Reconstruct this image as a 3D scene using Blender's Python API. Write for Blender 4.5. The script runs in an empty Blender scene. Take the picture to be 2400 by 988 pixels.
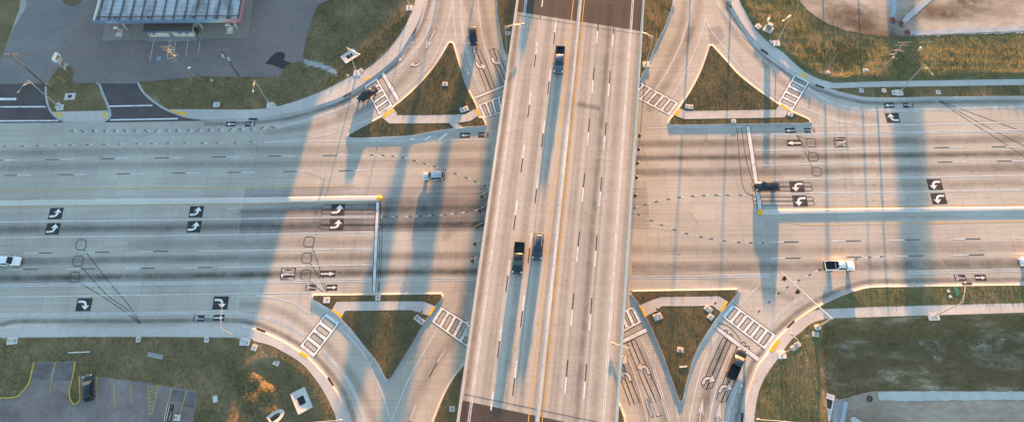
import bpy, bmesh, math, random
import numpy as np
from mathutils import Vector, Matrix
from mathutils.geometry import tessellate_polygon
random.seed(7); RNG = np.random.default_rng(11)
R = math.radians
scene = bpy.context.scene
COL = scene.collection
# ------------------------------------------------------------------ survey of the place
# ground positions were surveyed from the aerial view: a drone 142 m up, looking almost straight down
FOC, CX, CY, NADX, NADY, ALT, DECK = 1720.0, 1200.0, 494.0, 1245.0, 1190.0, 142.0, 11.0
_d = Vector(((NADX-CX)/FOC, -(NADY-CY)/FOC, -1)).normalized()
_Z = -_d
_X = (Vector((1, 0, 0)) - _Z*_Z.x).normalized()
_Y = _Z.cross(_X)
ROT = Matrix((_X, _Y, _Z))                       # camera axes -> world axes
CAM = Vector((0, 0, ALT))
def ray(px, py): return ROT @ Vector(((px-CX)/FOC, -(py-CY)/FOC, -1))
def G(px, py, z=0.0):
    r = ray(px, py); t = (z-ALT)/r.z
    return Vector((r.x*t, r.y*t, z))
def P(p):
    c = ROT.transposed() @ (Vector(p)-CAM)
    return (CX-FOC*c.x/c.z, CY+FOC*c.y/c.z)
def GL(pts, z=0.0): return [G(x, y, z) for x, y in pts]
def height_of(base, top):
    b = G(*base); best = (1e9, 0)
    for i in range(10, 400):
        h = i*0.1; q = P((b.x, b.y, h)); e = (q[0]-top[0])**2+(q[1]-top[1])**2
        if e < best[0]: best = (e, h)
    return best[1]
_a = R(82.0); SUN_H = Vector((math.cos(_a), math.sin(_a), 0)); SUN_EL = R(3.9)
# ------------------------------------------------------------------ object bookkeeping
def link(o, parent=None):
    COL.objects.link(o)
    if parent is not None: o.parent = parent
    return o
def tag(o, label=None, cat=None, group=None, kind=None):
    if label: o['label'] = label
    if cat: o['category'] = cat
    if group: o['group'] = group
    if kind: o['kind'] = kind
    return o
def thing(name, label, cat, loc=(0, 0, 0), rz=0.0, group=None):
    o = bpy.data.objects.new(name, None); o.empty_display_size = 0.3
    o.location = loc; o.rotation_euler = (0, 0, rz); link(o)
    return tag(o, label, cat, group)
class MB:
    def __init__(s): s.v = []; s.f = []; s.uv = {}
    def add(s, vs, fs):
        n = len(s.v); s.v += [tuple(v) for v in vs]; s.f += [tuple(i+n for i in f) for f in fs]; return n
    def poly(s, pts, z=None):
        ps = [Vector((p[0], p[1], p[2] if z is None else z)) for p in pts]
        if sum(ps[i].x*ps[(i+1) % len(ps)].y-ps[(i+1) % len(ps)].x*ps[i].y for i in range(len(ps))) < 0: ps.reverse()
        tris = tessellate_polygon([[Vector((p.x, p.y, 0)) for p in ps]])
        fs = []
        for a, b, c in tris:
            n = (ps[b]-ps[a]).cross(ps[c]-ps[a]).z
            fs.append((a, b, c) if n > 0 else (a, c, b))
        s.add(ps, fs)
    def prism(s, pts, z0, z1, cap0=False):
        ps = [(p[0], p[1]) for p in pts]
        if sum(ps[i][0]*ps[(i+1) % len(ps)][1]-ps[(i+1) % len(ps)][0]*ps[i][1] for i in range(len(ps))) < 0: ps.reverse()
        s.poly([(x, y, z1) for x, y in ps])
        n = len(ps)
        s.add([(x, y, z0) for x, y in ps]+[(x, y, z1) for x, y in ps], [(i, (i+1) % n, n+(i+1) % n, n+i) for i in range(n)])
    def box(s, c, size, rz=0.0, M=None):
        x, y, z = size[0]/2, size[1]/2, size[2]/2
        vs = [Vector((a*x, b*y, d*z)) for a in (-1, 1) for b in (-1, 1) for d in (-1, 1)]
        m = M if M is not None else Matrix.Rotation(rz, 3, 'Z')
        vs = [m @ v + Vector(c) for v in vs]
        s.add(vs, [(0, 1, 3, 2), (4, 6, 7, 5), (0, 4, 5, 1), (2, 3, 7, 6), (0, 2, 6, 4), (1, 5, 7, 3)])
    def tube(s, p0, p1, r0, r1=None, n=8, cap=True):
        p0, p1 = Vector(p0), Vector(p1); r1 = r0 if r1 is None else r1
        d = (p1-p0).normalized(); a = d.orthogonal().normalized(); b = d.cross(a)
        vs = [p0+(a*math.cos(2*math.pi*i/n)+b*math.sin(2*math.pi*i/n))*r0 for i in range(n)]
        vs += [p1+(a*math.cos(2*math.pi*i/n)+b*math.sin(2*math.pi*i/n))*r1 for i in range(n)]
        fs = [(i, (i+1) % n, n+(i+1) % n, n+i) for i in range(n)]
        if cap: fs += [tuple(reversed(range(n))), tuple(range(n, 2*n))]
        s.add(vs, fs)
    def path(s, pts, r, n=6):
        for a, b in zip(pts[:-1], pts[1:]): s.tube(a, b, r, r, n)
    def loft(s, rings, cap=True):
        n = len(rings[0]); m = len(rings)
        vs = [v for r in rings for v in r]
        fs = [(k*n+i, k*n+(i+1) % n, (k+1)*n+(i+1) % n, (k+1)*n+i) for k in range(m-1) for i in range(n)]
        if cap: fs += [tuple(reversed(range(n))), tuple(range((m-1)*n, m*n))]
        s.add(vs, fs)
    def strip(s, pts, w, z=None, off=0.0, uv=False):
        """flat ribbon of width w along a polyline, shifted off metres to its left"""
        ps = [Vector((p[0], p[1], p[2] if z is None else z)) for p in pts]
        L, vs, acc = [], [], 0.0
        for i, p in enumerate(ps):
            a = ps[max(i-1, 0)]; b = ps[min(i+1, len(ps)-1)]
            t = Vector((b.x-a.x, b.y-a.y, 0))
            t = t.normalized() if t.length > 1e-9 else Vector((1, 0, 0))
            nrm = Vector((-t.y, t.x, 0))
            if i: acc += (p-ps[i-1]).length
            vs += [p+nrm*(off-w/2), p+nrm*(off+w/2)]; L.append(acc)
        k = s.add(vs, [(2*i, 2*i+2, 2*i+3, 2*i+1) for i in range(len(ps)-1)])
        if uv:
            q = L[-1] if uv == 'unit' else 1.0
            for i in range(len(ps)): s.uv[k+2*i] = (0.0, L[i]/q); s.uv[k+2*i+1] = (1.0, L[i]/q)
    def build(s, name, mat, parent=None, smooth=None, **tags):
        me = bpy.data.meshes.new(name)
        me.from_pydata(s.v, [], s.f); me.update()
        if s.uv:
            ul = me.uv_layers.new(name='strip')
            for lp in me.loops: ul.data[lp.index].uv = s.uv.get(lp.vertex_index, (0.5, 0))
        if smooth is not None:
            bm = bmesh.new(); bm.from_mesh(me); bmesh.ops.remove_doubles(bm, verts=bm.verts, dist=1e-4)
            bmesh.ops.recalc_face_normals(bm, faces=bm.faces); bm.to_mesh(me); bm.free()
            me.polygons.foreach_set('use_smooth', [True]*len(me.polygons)); me.set_sharp_from_angle(angle=R(smooth))
        if mat is not None:
            for m in (mat if isinstance(mat, (list, tuple)) else [mat]): me.materials.append(m)
        o = bpy.data.objects.new(name, me); link(o, parent)
        if tags: tag(o, **tags)
        return o
def smooth(pts, n=6):
    """Catmull-Rom through 2-D points"""
    out = []
    for i in range(len(pts)-1):
        p0, p1, p2, p3 = [np.array(pts[min(max(j, 0), len(pts)-1)][:2], float) for j in (i-1, i, i+1, i+2)]
        for k in range(n):
            t = k/n
            out.append(tuple(0.5*((2*p1)+(-p0+p2)*t+(2*p0-5*p1+4*p2-p3)*t*t+(-p0+3*p1-3*p2+p3)*t**3)))
    out.append(tuple(pts[-1][:2])); return out
def cut(pts, a, b):
    """piece of a 3-D polyline between arc lengths a and b"""
    out, acc = [], 0.0
    for p, q in zip(pts[:-1], pts[1:]):
        l = (q-p).length
        if acc+l >= a and acc <= b and l > 1e-9:
            t0 = max(0, (a-acc)/l); t1 = min(1, (b-acc)/l)
            if not out: out.append(p.lerp(q, t0))
            out.append(p.lerp(q, t1))
        acc += l
    return out
def plen(pts): return sum((b-a).length for a, b in zip(pts[:-1], pts[1:]))
# ------------------------------------------------------------------ materials
def newmat(name):
    m = bpy.data.materials.new(name); m.use_nodes = True
    nt = m.node_tree; b = nt.nodes['Principled BSDF']
    return m, nt, nt.nodes, nt.links, b
def simple(name, c, rough=0.6, metal=0.0, coat=0.0, spec=0.5):
    m, nt, N, L, b = newmat(name)
    b.inputs['Base Color'].default_value = (*c, 1); b.inputs['Roughness'].default_value = rough
    b.inputs['Metallic'].default_value = metal; b.inputs['Coat Weight'].default_value = coat
    b.inputs['Specular IOR Level'].default_value = spec
    return m
def ramp(N, L, src, stops):
    r = N.new('ShaderNodeValToRGB')
    while len(r.color_ramp.elements) < len(stops): r.color_ramp.elements.new(0.5)
    for e, (p, c) in zip(r.color_ramp.elements, stops):
        e.position = p; e.color = (*c, 1) if len(c) == 3 else c
    L.new(src, r.inputs[0]); return r.outputs[0]
def coords(N, L, ang=0.0, scale=(1, 1, 1)):
    g = N.new('ShaderNodeNewGeometry'); m = N.new('ShaderNodeMapping')
    m.inputs['Rotation'].default_value = (0, 0, -ang); m.inputs['Scale'].default_value = scale
    L.new(g.outputs['Position'], m.inputs['Vector']); return m.outputs[0]
def noise(N, L, vec, scale, detail=4, rough=0.6):
    t = N.new('ShaderNodeTexNoise'); t.inputs['Scale'].default_value = scale
    t.inputs['Detail'].default_value = detail; t.inputs['Roughness'].default_value = rough
    L.new(vec, t.inputs['Vector']); return t.outputs[0]
def mix(N, L, fac, a, b, mode='MIX'):
    m = N.new('ShaderNodeMix'); m.data_type = 'RGBA'; m.blend_type = mode
    for s_, v in ((m.inputs[0], fac), (m.inputs[6], a), (m.inputs[7], b)):
        if isinstance(v, (int, float)): s_.default_value = v
        elif isinstance(v, tuple): s_.default_value = (*v, 1)
        else: L.new(v, s_)
    return m.outputs[2]
def bump(N, L, b, h, strength, dist):
    n = N.new('ShaderNodeBump'); n.inputs['Strength'].default_value = strength; n.inputs['Distance'].default_value = dist
    L.new(h, n.inputs['Height']); L.new(n.outputs[0], b.inputs['Normal'])
def concrete(name, c, ang=0.0, slab=None, streak=0.35, rough=0.85, blot=0.22, joint=0.55):
    """pavement: slabs of slightly different tone with sawn joints, long traffic streaks and blotches"""
    m, nt, N, L, b = newmat(name)
    v = coords(N, L, ang)
    big = noise(N, L, v, 0.05, 5); fine = noise(N, L, v, 2.2, 6, 0.7)
    lo = tuple(x*(1-blot) for x in c); hi = tuple(x*(1+blot) for x in c)
    col = ramp(N, L, big, [(0.35, lo), (0.65, hi)])
    col = mix(N, L, 0.55, col, ramp(N, L, fine, [(0.3, (0.74,)*3), (0.7, (1.1,)*3)]), 'MULTIPLY')
    if streak:
        sv = coords(N, L, ang, (0.018, 1.0, 1.0)); st = noise(N, L, sv, 1.6, 6, 0.65)
        col = mix(N, L, streak, col, ramp(N, L, st, [(0.36, (0.62, 0.60, 0.58)), (0.56, (1.05,)*3)]), 'MULTIPLY')
        sv2 = coords(N, L, ang, (0.05, 5.0, 1.0)); st2 = noise(N, L, sv2, 1.3, 3, 0.6)
        col = mix(N, L, streak*0.6, col, ramp(N, L, st2, [(0.4, (0.8,)*3), (0.6, (1.06,)*3)]), 'MULTIPLY')
    if slab:
        bt = N.new('ShaderNodeTexBrick'); L.new(v, bt.inputs['Vector'])
        bt.offset = 0.0; bt.squash = 1.0
        bt.inputs['Scale'].default_value = 1.0; bt.inputs['Brick Width'].default_value = slab[0]; bt.inputs['Row Height'].default_value = slab[1]
        bt.inputs['Mortar Size'].default_value = 0.03; bt.inputs['Mortar Smooth'].default_value = 0.3; bt.inputs['Bias'].default_value = 0.0
        bt.inputs['Color1'].default_value = (0.86, 0.86, 0.87, 1); bt.inputs['Color2'].default_value = (1.06, 1.05, 1.04, 1)
        bt.inputs['Mortar'].default_value = (0.42, 0.41, 0.4, 1)
        col = mix(N, L, joint, col, bt.outputs['Color'], 'MULTIPLY')
    L.new(col, b.inputs['Base Color']); b.inputs['Roughness'].default_value = rough; b.inputs['Specular IOR Level'].default_value = 0.25
    return m
def noisy(name, stops, scale, rough=0.9, bs=0.0, bd=0.05, bscale=None, ang=0.0, vs=(1, 1, 1), fine=0.5):
    m, nt, N, L, b = newmat(name)
    v = coords(N, L, ang, vs)
    a = noise(N, L, v, scale, 6, 0.62); f = noise(N, L, v, scale*9, 5, 0.7)
    col = ramp(N, L, a, stops)
    if fine: col = mix(N, L, fine, col, ramp(N, L, f, [(0.3, (0.6,)*3), (0.7, (1.25,)*3)]), 'MULTIPLY')
    L.new(col, b.inputs['Base Color']); b.inputs['Roughness'].default_value = rough; b.inputs['Specular IOR Level'].default_value = 0.2
    if bs: bump(N, L, b, noise(N, L, v, bscale or scale*6, 5, 0.7), bs, bd)
    return m
def stain(name, c, strength, sharp=1.0, brk=None, nsc=0.35, ends=False):
    m, nt, N, L, b = newmat(name)
    uv = N.new('ShaderNodeUVMap'); uv.uv_map = 'strip'
    sp = N.new('ShaderNodeSeparateXYZ'); L.new(uv.outputs[0], sp.inputs[0])
    def mth(op, a, bb=None):
        n = N.new('ShaderNodeMath'); n.operation = op
        for i, q in enumerate((a, bb)):
            if q is None: continue
            if isinstance(q, (int, float)): n.inputs[i].default_value = q
            else: L.new(q, n.inputs[i])
        return n.outputs[0]
    bell = mth('SUBTRACT', 1.0, mth('POWER', mth('ABSOLUTE', mth('SUBTRACT', mth('MULTIPLY', sp.outputs[0], 2.0), 1.0)), sharp))
    if ends: bell = mth('MULTIPLY', bell, mth('SUBTRACT', 1.0, mth('POWER', mth('ABSOLUTE', mth('SUBTRACT', mth('MULTIPLY', sp.outputs[1], 2.0), 1.0)), 1.5)))
    nv = noise(N, L, coords(N, L), nsc, 6, 0.7)
    fac = mth('MULTIPLY', mth('MULTIPLY', bell, strength), ramp(N, L, nv, brk or [(0.3, (0.45,)*3), (0.62, (1.0,)*3)]))
    tr = N.new('ShaderNodeBsdfTransparent'); mx = N.new('ShaderNodeMixShader')
    L.new(fac, mx.inputs[0]); L.new(tr.outputs[0], mx.inputs[1]); L.new(b.outputs[0], mx.inputs[2])
    b.inputs['Base Color'].default_value = (*c, 1); b.inputs['Roughness'].default_value = 0.9
    L.new(mx.outputs[0], N['Material Output'].inputs['Surface'])
    return m
def grassmat(name, cols, random_island=True):
    m, nt, N, L, b = newmat(name)
    v = coords(N, L)
    a = noise(N, L, v, 0.16, 5, 0.65)
    col = ramp(N, L, a, cols)
    if random_island:
        g = N.new('ShaderNodeNewGeometry')
        col = mix(N, L, 0.75, col, ramp(N, L, g.outputs['Random Per Island'], [(0.0, (0.55, 0.6, 0.5)), (0.6, (1.0,)*3), (1.0, (1.7, 1.45, 0.9))]), 'MULTIPLY')
    L.new(col, b.inputs['Base Color']); b.inputs['Roughness'].default_value = 0.8; b.inputs['Specular IOR Level'].default_value = 0.15
    return m
_main = (G(2300, 488)-G(100, 500)); ROAD_ANG = math.atan2((G(1500, 330, 0)-G(1500, 330, 0)).y+(G(2400, 445)-G(1785, 454)).y, (G(2400, 445)-G(1785, 454)).x)
_bl0, _bl1 = G(1210, 0, DECK), G(1072, 988, DECK)
BR_ANG = math.atan2((_bl0-_bl1).y, (_bl0-_bl1).x)
print('road angle', math.degrees(ROAD_ANG), 'bridge angle', math.degrees(BR_ANG))
_br0, _br1 = G(1512, 0, DECK), G(1446, 988, DECK)
print('bridge right angle', math.degrees(math.atan2((_br0-_br1).y, (_br0-_br1).x)), 'sun', math.degrees(math.atan2(SUN_H.y, SUN_H.x)), 'width', (_bl0-_br0).length, (_bl1-_br1).length)
M = {}
CON = (0.44, 0.402, 0.345)
M['road'] = concrete('road_concrete', CON, ROAD_ANG, (4.9, 3.66), 0.26, blot=0.13)
M['deck'] = concrete('deck_concrete', (0.447, 0.396, 0.334), BR_ANG, None, 0.14, blot=0.05)
M['walk'] = concrete('sidewalk_concrete', (0.50, 0.465, 0.43), ROAD_ANG, (1.6, 40.0), 0.12, blot=0.12, joint=0.3)
M['kerb'] = concrete('kerb_concrete', (0.43, 0.40, 0.37), 0, (3.0, 3.0), 0.0, blot=0.25, joint=0.3)
M['pad'] = concrete('pad_concrete', (0.56, 0.53, 0.49), 0, None, 0.0, blot=0.12)
M['median'] = concrete('median_concrete', (0.60, 0.555, 0.51), ROAD_ANG, (6, 40.0), 0.15, blot=0.1, joint=0.4)
M['barrier'] = concrete('barrier_concrete', (0.56, 0.52, 0.48), BR_ANG, None, 0.15, blot=0.2)
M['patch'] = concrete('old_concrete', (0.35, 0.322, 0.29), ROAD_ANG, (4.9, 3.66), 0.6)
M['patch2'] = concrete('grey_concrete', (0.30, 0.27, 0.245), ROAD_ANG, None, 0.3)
M['newasphalt'] = concrete('new_asphalt', (0.080, 0.066, 0.060), BR_ANG, None, 0.25, blot=0.1)
M['driveasphalt'] = noisy('drive_asphalt', [(0.3, (0.085, 0.072, 0.070)), (0.7, (0.115, 0.098, 0.095))], 0.25, fine=0.3)
M['lot'] = noisy('lot_asphalt', [(0.25, (0.185, 0.150, 0.138)), (0.75, (0.27, 0.218, 0.198))], 0.09, fine=0.35)
M['lot2'] = noisy('worn_asphalt', [(0.3, (0.18, 0.165, 0.16)), (0.7, (0.26, 0.235, 0.22))], 0.12, fine=0.35, ang=R(60), vs=(0.25, 1, 1))
M['parking'] = noisy('parking_asphalt', [(0.28, (0.15, 0.122, 0.115)), (0.72, (0.28, 0.235, 0.218))], 0.16, fine=0.4)
M['forecourt'] = noisy('forecourt_concrete', [(0.3, (0.27, 0.225, 0.195)), (0.7, (0.34, 0.285, 0.25))], 0.1, fine=0.3)
M['white'] = noisy('white_road_paint', [(0.36, (0.50, 0.485, 0.465)), (0.52, (0.74, 0.73, 0.71))], 0.9, 0.6, fine=0.4)
M['oilspot'] = simple('oil_spot', (0.13, 0.11, 0.095), 0.8)
M['darkwood'] = noisy('shade_dark_wood', [(0.3, (0.08, 0.068, 0.056)), (0.7, (0.13, 0.11, 0.09))], 1.5)  # dark tone stands in for missing shade on the thin left pole
M['worn'] = noisy('faint_white_paint', [(0.35, (0.46, 0.435, 0.405)), (0.6, (0.54, 0.515, 0.485))], 0.5, 0.6, fine=0.2)
M['thinwhite'] = noisy('worn_white_paint', [(0.33, (0.47, 0.45, 0.425)), (0.6, (0.70, 0.685, 0.665))], 0.7, 0.6, fine=0.35)
M['black'] = noisy('black_road_paint', [(0.3, (0.028, 0.024, 0.022)), (0.6, (0.055, 0.048, 0.045)), (0.72, (0.15, 0.135, 0.12))], 1.1, 0.7, fine=0.4)
M['yellow'] = noisy('yellow_road_paint', [(0.3, (0.50, 0.29, 0.06)), (0.7, (0.64, 0.40, 0.10))], 0.8, 0.6, fine=0.15)
M['tactile'] = noisy('tactile_yellow', [(0.3, (0.72, 0.38, 0.015)), (0.7, (0.82, 0.46, 0.03))], 2.0, 0.6, fine=0.2)
M['kerbyellow'] = noisy('yellow_kerb_paint', [(0.3, (0.42, 0.30, 0.05)), (0.7, (0.56, 0.41, 0.09))], 1.0, 0.6)
M['seal'] = simple('joint_sealant', (0.035, 0.031, 0.03), 0.7)
M['dark'] = simple('dark_iron', (0.03, 0.026, 0.024), 0.7)
M['lid'] = noisy('grey_lid', [(0.3, (0.24, 0.24, 0.24)), (0.7, (0.33, 0.33, 0.33))], 3.0)
M['galv'] = simple('galvanised_steel', (0.56, 0.55, 0.52), 0.42, 0.55)
M['lum'] = simple('luminaire_grey', (0.25, 0.25, 0.25), 0.5, 0.3)
M['glassy'] = simple('lamp_glass', (0.6, 0.6, 0.58), 0.2)
M['wood'] = noisy('weathered_wood', [(0.3, (0.20, 0.155, 0.11)), (0.7, (0.31, 0.25, 0.18))], 1.5)
M['signal'] = simple('signal_black', (0.02, 0.02, 0.02), 0.5)
M['sand'] = noisy('bare_sand', [(0.38, (0.14, 0.105, 0.08)), (0.47, (0.255, 0.215, 0.175)), (0.55, (0.345, 0.305, 0.255)), (0.66, (0.44, 0.405, 0.35))], 0.06, bs=0.22, bd=0.12, bscale=0.55, fine=0.45, ang=R(8), vs=(0.5, 1, 1))
M['lowsand'] = noisy('shade_tuned_sand', [(0.36, (0.24, 0.175, 0.125)), (0.5, (0.345, 0.26, 0.195)), (0.64, (0.44, 0.34, 0.26))], 0.11, bs=0.4, bd=0.1, bscale=1.2, fine=0.6, ang=R(4), vs=(0.4, 1, 1))  # same sand, browned to offset blue skylight where the low lot is shaded
M['soil'] = noisy('dry_grass_soil', [(0.28, (0.13, 0.10, 0.050)), (0.5, (0.185, 0.138, 0.070)), (0.66, (0.24, 0.17, 0.092)), (0.78, (0.36, 0.28, 0.195))], 0.16, bs=0.22, bd=0.12, bscale=1.5, fine=0.6)
M['ground'] = noisy('far_ground', [(0.3, (0.060, 0.062, 0.028)), (0.7, (0.13, 0.115, 0.06))], 0.05)
M['lawn'] = noisy('olive_lawn', [(0.28, (0.11, 0.104, 0.046)), (0.5, (0.155, 0.138, 0.062)), (0.66, (0.205, 0.155, 0.082)), (0.76, (0.31, 0.24, 0.16))], 0.14, bs=0.2, bd=0.1, bscale=1.5, fine=0.6, vs=(0.45, 1.3, 1))
M['island'] = noisy('dull_island_grass', [(0.28, (0.090, 0.076, 0.040)), (0.5, (0.122, 0.096, 0.050)), (0.68, (0.16, 0.125, 0.064)), (0.78, (0.24, 0.19, 0.13))], 0.18, bs=0.2, bd=0.1, bscale=1.5, fine=0.6)
M['basin'] = noisy('basin_grass', [(0.3, (0.125, 0.083, 0.040)), (0.52, (0.155, 0.106, 0.050)), (0.60, (0.21, 0.148, 0.082)), (0.68, (0.36, 0.272, 0.185))], 0.2, fine=0.75, vs=(0.5, 1.4, 1))
M['grass'] = grassmat('grass_blades', [(0.3, (0.115, 0.112, 0.042)), (0.5, (0.175, 0.152, 0.062)), (0.7, (0.265, 0.20, 0.095))])
M['tyre'] = stain('tyre_film', (0.08, 0.07, 0.062), 0.38, 1.6)
M['oil'] = stain('oil_film', (0.05, 0.045, 0.04), 0.60, 1.1)
M['lightstain'] = stain('faint_tyre_film', (0.10, 0.085, 0.075), 0.22, 1.5)
M['brownstain'] = stain('brown_damp_soil', (0.10, 0.076, 0.056), 0.8, 1.0, [(0.38, (0.0,)*3), (0.58, (1.0,)*3)], 0.3, True)
M['palestain'] = stain('pale_bare_sand', (0.46, 0.37, 0.27), 0.75, 0.9, [(0.46, (0.0,)*3), (0.60, (1.0,)*3)], 0.8, True)
M['gutter'] = stain('gutter_dirt', (0.10, 0.085, 0.07), 0.42, 2.0)
# ------------------------------------------------------------------ the setting
VZ = 0.145                                       # height of verges and islands above the road
def struct(name, mb, mat, parent=None, **k):
    if parent is None: k['kind'] = 'structure'
    return mb.build(name, mat, parent, **k)
def sheet(name, pts, z, mat, parent=None, n=0, closed=True):
    mb = MB(); p = smooth(pts+[pts[0]], n)[:-1] if n else pts
    mb.poly(GL(p, z)); return struct(name, mb, mat, parent)
def slab(name, pts, z0, z1, mat, parent=None, n=0, lv=0.0):
    mb = MB(); p = smooth(pts+[pts[0]], n)[:-1] if n else pts
    mb.prism(GL(p, lv), lv+z0, lv+z1); return struct(name, mb, mat, parent)
def setb(pts, side, d=0.34):
    w = GL(pts); out = []
    for i, p in enumerate(w):
        t = (w[min(i+1, len(w)-1)]-w[max(i-1, 0)]).normalized(); out.append(P(p+Vector((-t.y, t.x, 0))*side*d))
    return out
BASIN = [(1932, 756), (1950, 750), (2000, 747), (2193, 741), (2400, 735), (2760, 727), (2760, 1240), (1926, 1240), (1930, 1060), (1930, 990), (1926, 920), (1922, 860), (1922, 800)]
LOW = -2.0
BW = GL(BASIN)
def shrink(pts, d):
    n = len(pts); out = []
    area = sum(pts[i].x*pts[(i+1) % n].y-pts[(i+1) % n].x*pts[i].y for i in range(n)); sg = 1 if area > 0 else -1
    for i in range(n):
        a, b, c = pts[i-1], pts[i], pts[(i+1) % n]
        t = ((b-a).normalized()+(c-b).normalized()).normalized()
        out.append(b+Vector((-t.y, t.x, 0))*d*sg)
    return out
mb = MB()
big = [Vector((-1500, -1500, 0)), Vector((1500, -1500, 0)), Vector((1500, 1500, 0)), Vector((-1500, 1500, 0))]
HOLE0 = GL([(655, 842), (695, 868), (728, 908), (752, 957), (767, 1010), (764, 1078), (660, 1096), (566, 1076), (533, 1000), (535, 922), (563, 870), (605, 842)])
allp = big+[Vector((p.x, p.y, 0)) for p in BW]+HOLE0
tr = tessellate_polygon([big, [Vector((p.x, p.y, 0)) for p in BW], HOLE0])
fs = []
for a, b, c in tr:
    n = (allp[b]-allp[a]).cross(allp[c]-allp[a]).z
    fs.append((a, b, c) if n > 0 else (a, c, b))
mb.add([(p.x, p.y, -0.10) for p in allp], fs)
ground = struct('ground', mb, M['ground'])
inner = shrink(BW, 4.2)
mb = MB(); n = len(BW)
mb.add([(p.x, p.y, 0.13) for p in BW]+[(p.x, p.y, LOW) for p in inner], [(i, (i+1) % n, n+(i+1) % n, n+i) for i in range(n)])
mb.poly([(p.x, p.y, LOW) for p in inner])
struct('low_ground', mb, M['basin'])
# --- road sheet: main road and ramps are one concrete pavement
rq = GL([(-420, -160), (2820, -160), (2720, 1130), (-160, 1130)]); allp = rq+[Vector((p.x, p.y, 0)) for p in BW]+HOLE0; fs = []
for a, b, c in tessellate_polygon([rq, [Vector((p.x, p.y, 0)) for p in BW], HOLE0]):
    n = (allp[b]-allp[a]).cross(allp[c]-allp[a]).z; fs.append((a, b, c) if n > 0 else (a, c, b))
mb = MB(); mb.add([(p.x, p.y, 0.0) for p in allp], fs)
road = struct('road', mb, M['road'])
# --- corner verges
NWK = [(481, 282), (520, 282), (560, 281), (620, 277), (680, 268), (740, 252), (790, 235), (820, 220), (850, 202), (899, 165), (934, 134), (961, 93), (984, 50), (998, 0), (1003, -50), (1006, -160)]
NWS = [(393, 257), (500, 257), (600, 257), (667, 246), (750, 217), (800, 192), (830, 177), (851, 168), (884, 144), (914, 114), (941, 77), (964, 33), (974, 0), (979, -50), (982, -160)]
DRV = [(322, 195), (334, 216), (350, 232), (370, 247), (395, 261), (435, 275), (481, 282)]
LOTE = [(800, -160), (800, -5), (765, 4), (745, 14), (735, 35), (726, 70), (718, 95), (711, 130), (714, 146), (690, 147), (672, 155), (661, 170), (657, 181), (600, 182), (452, 180), (440, 184), (345, 192), (322, 195)]
sNWK, sNWS, sDRV = setb(smooth(NWK), 1), smooth(NWS), setb(smooth(DRV), 1)
slab('grass_verge', sDRV[:-1]+sNWK+LOTE[:-1], -0.08, VZ, M['soil'])
SWK = [(-260, 778), (-60, 772), (0, 770), (35, 763), (120, 762), (317, 762), (528, 760), (581, 765), (621, 777), (663, 797), (702, 820), (725, 837), (755, 868), (775, 893), (795, 923), (811, 962), (820, 992), (842, 1120)]
SWS = [(-260, 796), (0, 791), (300, 789), (557, 791), (600, 800), (635, 809), (670, 827), (706, 850), (734, 880), (758, 915), (776, 950), (790, 988), (812, 1120)]
sSWK, sSWS = setb(smooth(SWK), -1), smooth(SWS)
SWV = sSWK+[(-260, 1120)]
NEK = [(1682, -160), (1692, -50), (1705, 0), (1720, 30), (1743, 67), (1767, 97), (1804, 132), (1834, 154), (1860, 172), (1897, 192), (1917, 202), (1940, 210), (1967, 219), (2001, 227), (2051, 233), (2200, 231), (2400, 229), (2700, 226)]
NES = [(1716, -160), (1722, -50), (1732, 0), (1747, 30), (1770, 70), (1800, 100), (1834, 124), (1867, 154), (1887, 170), (1917, 185), (1940, 192), (1964, 195), (2051, 192), (2400, 186), (2700, 181)]
NEL = [(1940, 210), (1957, 208), (2051, 205), (2200, 203), (2400, 200), (2700, 196)]
sNEK, sNES = setb(smooth(NEK), 1), smooth(NES)
slab('grass_verge', sNEK+[(2760, -160)], -0.08, VZ, M['soil'])
SEK = [(2700, 657), (2400, 664), (2250, 666), (2140, 668), (2052, 669), (2017, 674), (1982, 685), (1946, 700), (1911, 718), (1876, 740), (1841, 771), (1816, 796), (1795, 829), (1777, 852), (1760, 893), (1749, 928), (1742, 965), (1737, 990), (1722, 1120)]
SES = [(2700, 724), (2400, 732), (2193, 738), (2000, 744), (1946, 746), (1918, 751), (1897, 760), (1880, 775), (1855, 795), (1834, 823), (1813, 853), (1799, 872), (1784, 900), (1774, 932), (1769, 964), (1767, 988), (1758, 1120)]
SEU = [(1901, 728), (1929, 724), (2052, 719), (2200, 715), (2400, 710), (2700, 703)]
sSEK, sSES = setb(smooth(SEK), 1), smooth(SES)
slab('grass_verge', sSEK+[(1930, 1120)]+BASIN[8:]+BASIN[0:6]+[(2700, 728)], -0.08, VZ, M['lawn'])
# --- sidewalks
slab('sidewalk', sNWS+[(1003, -160)]+[p for p in reversed(sNWK[12:])]+[(481, 281), (435, 274)], 0.02, 0.162, M['walk'])
slab('sidewalk', sSWS+list(reversed(sSWK)), 0.02, 0.162, M['walk'])
_k = min(range(len(sNEK)), key=lambda i: (sNEK[i][0]-1940)**2+(sNEK[i][1]-210)**2)
slab('sidewalk', sNEK[:_k+1]+NEL[1:]+list(reversed(sNES)), 0.02, 0.162, M['walk'])
_k = min(range(len(sSEK)), key=lambda i: (sSEK[i][0]-1900)**2+(sSEK[i][1]-726)**2)
slab('sidewalk', sSEK[_k:]+list(reversed(sSES))+list(reversed(SEU)), 0.02, 0.162, M['walk'])
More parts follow.
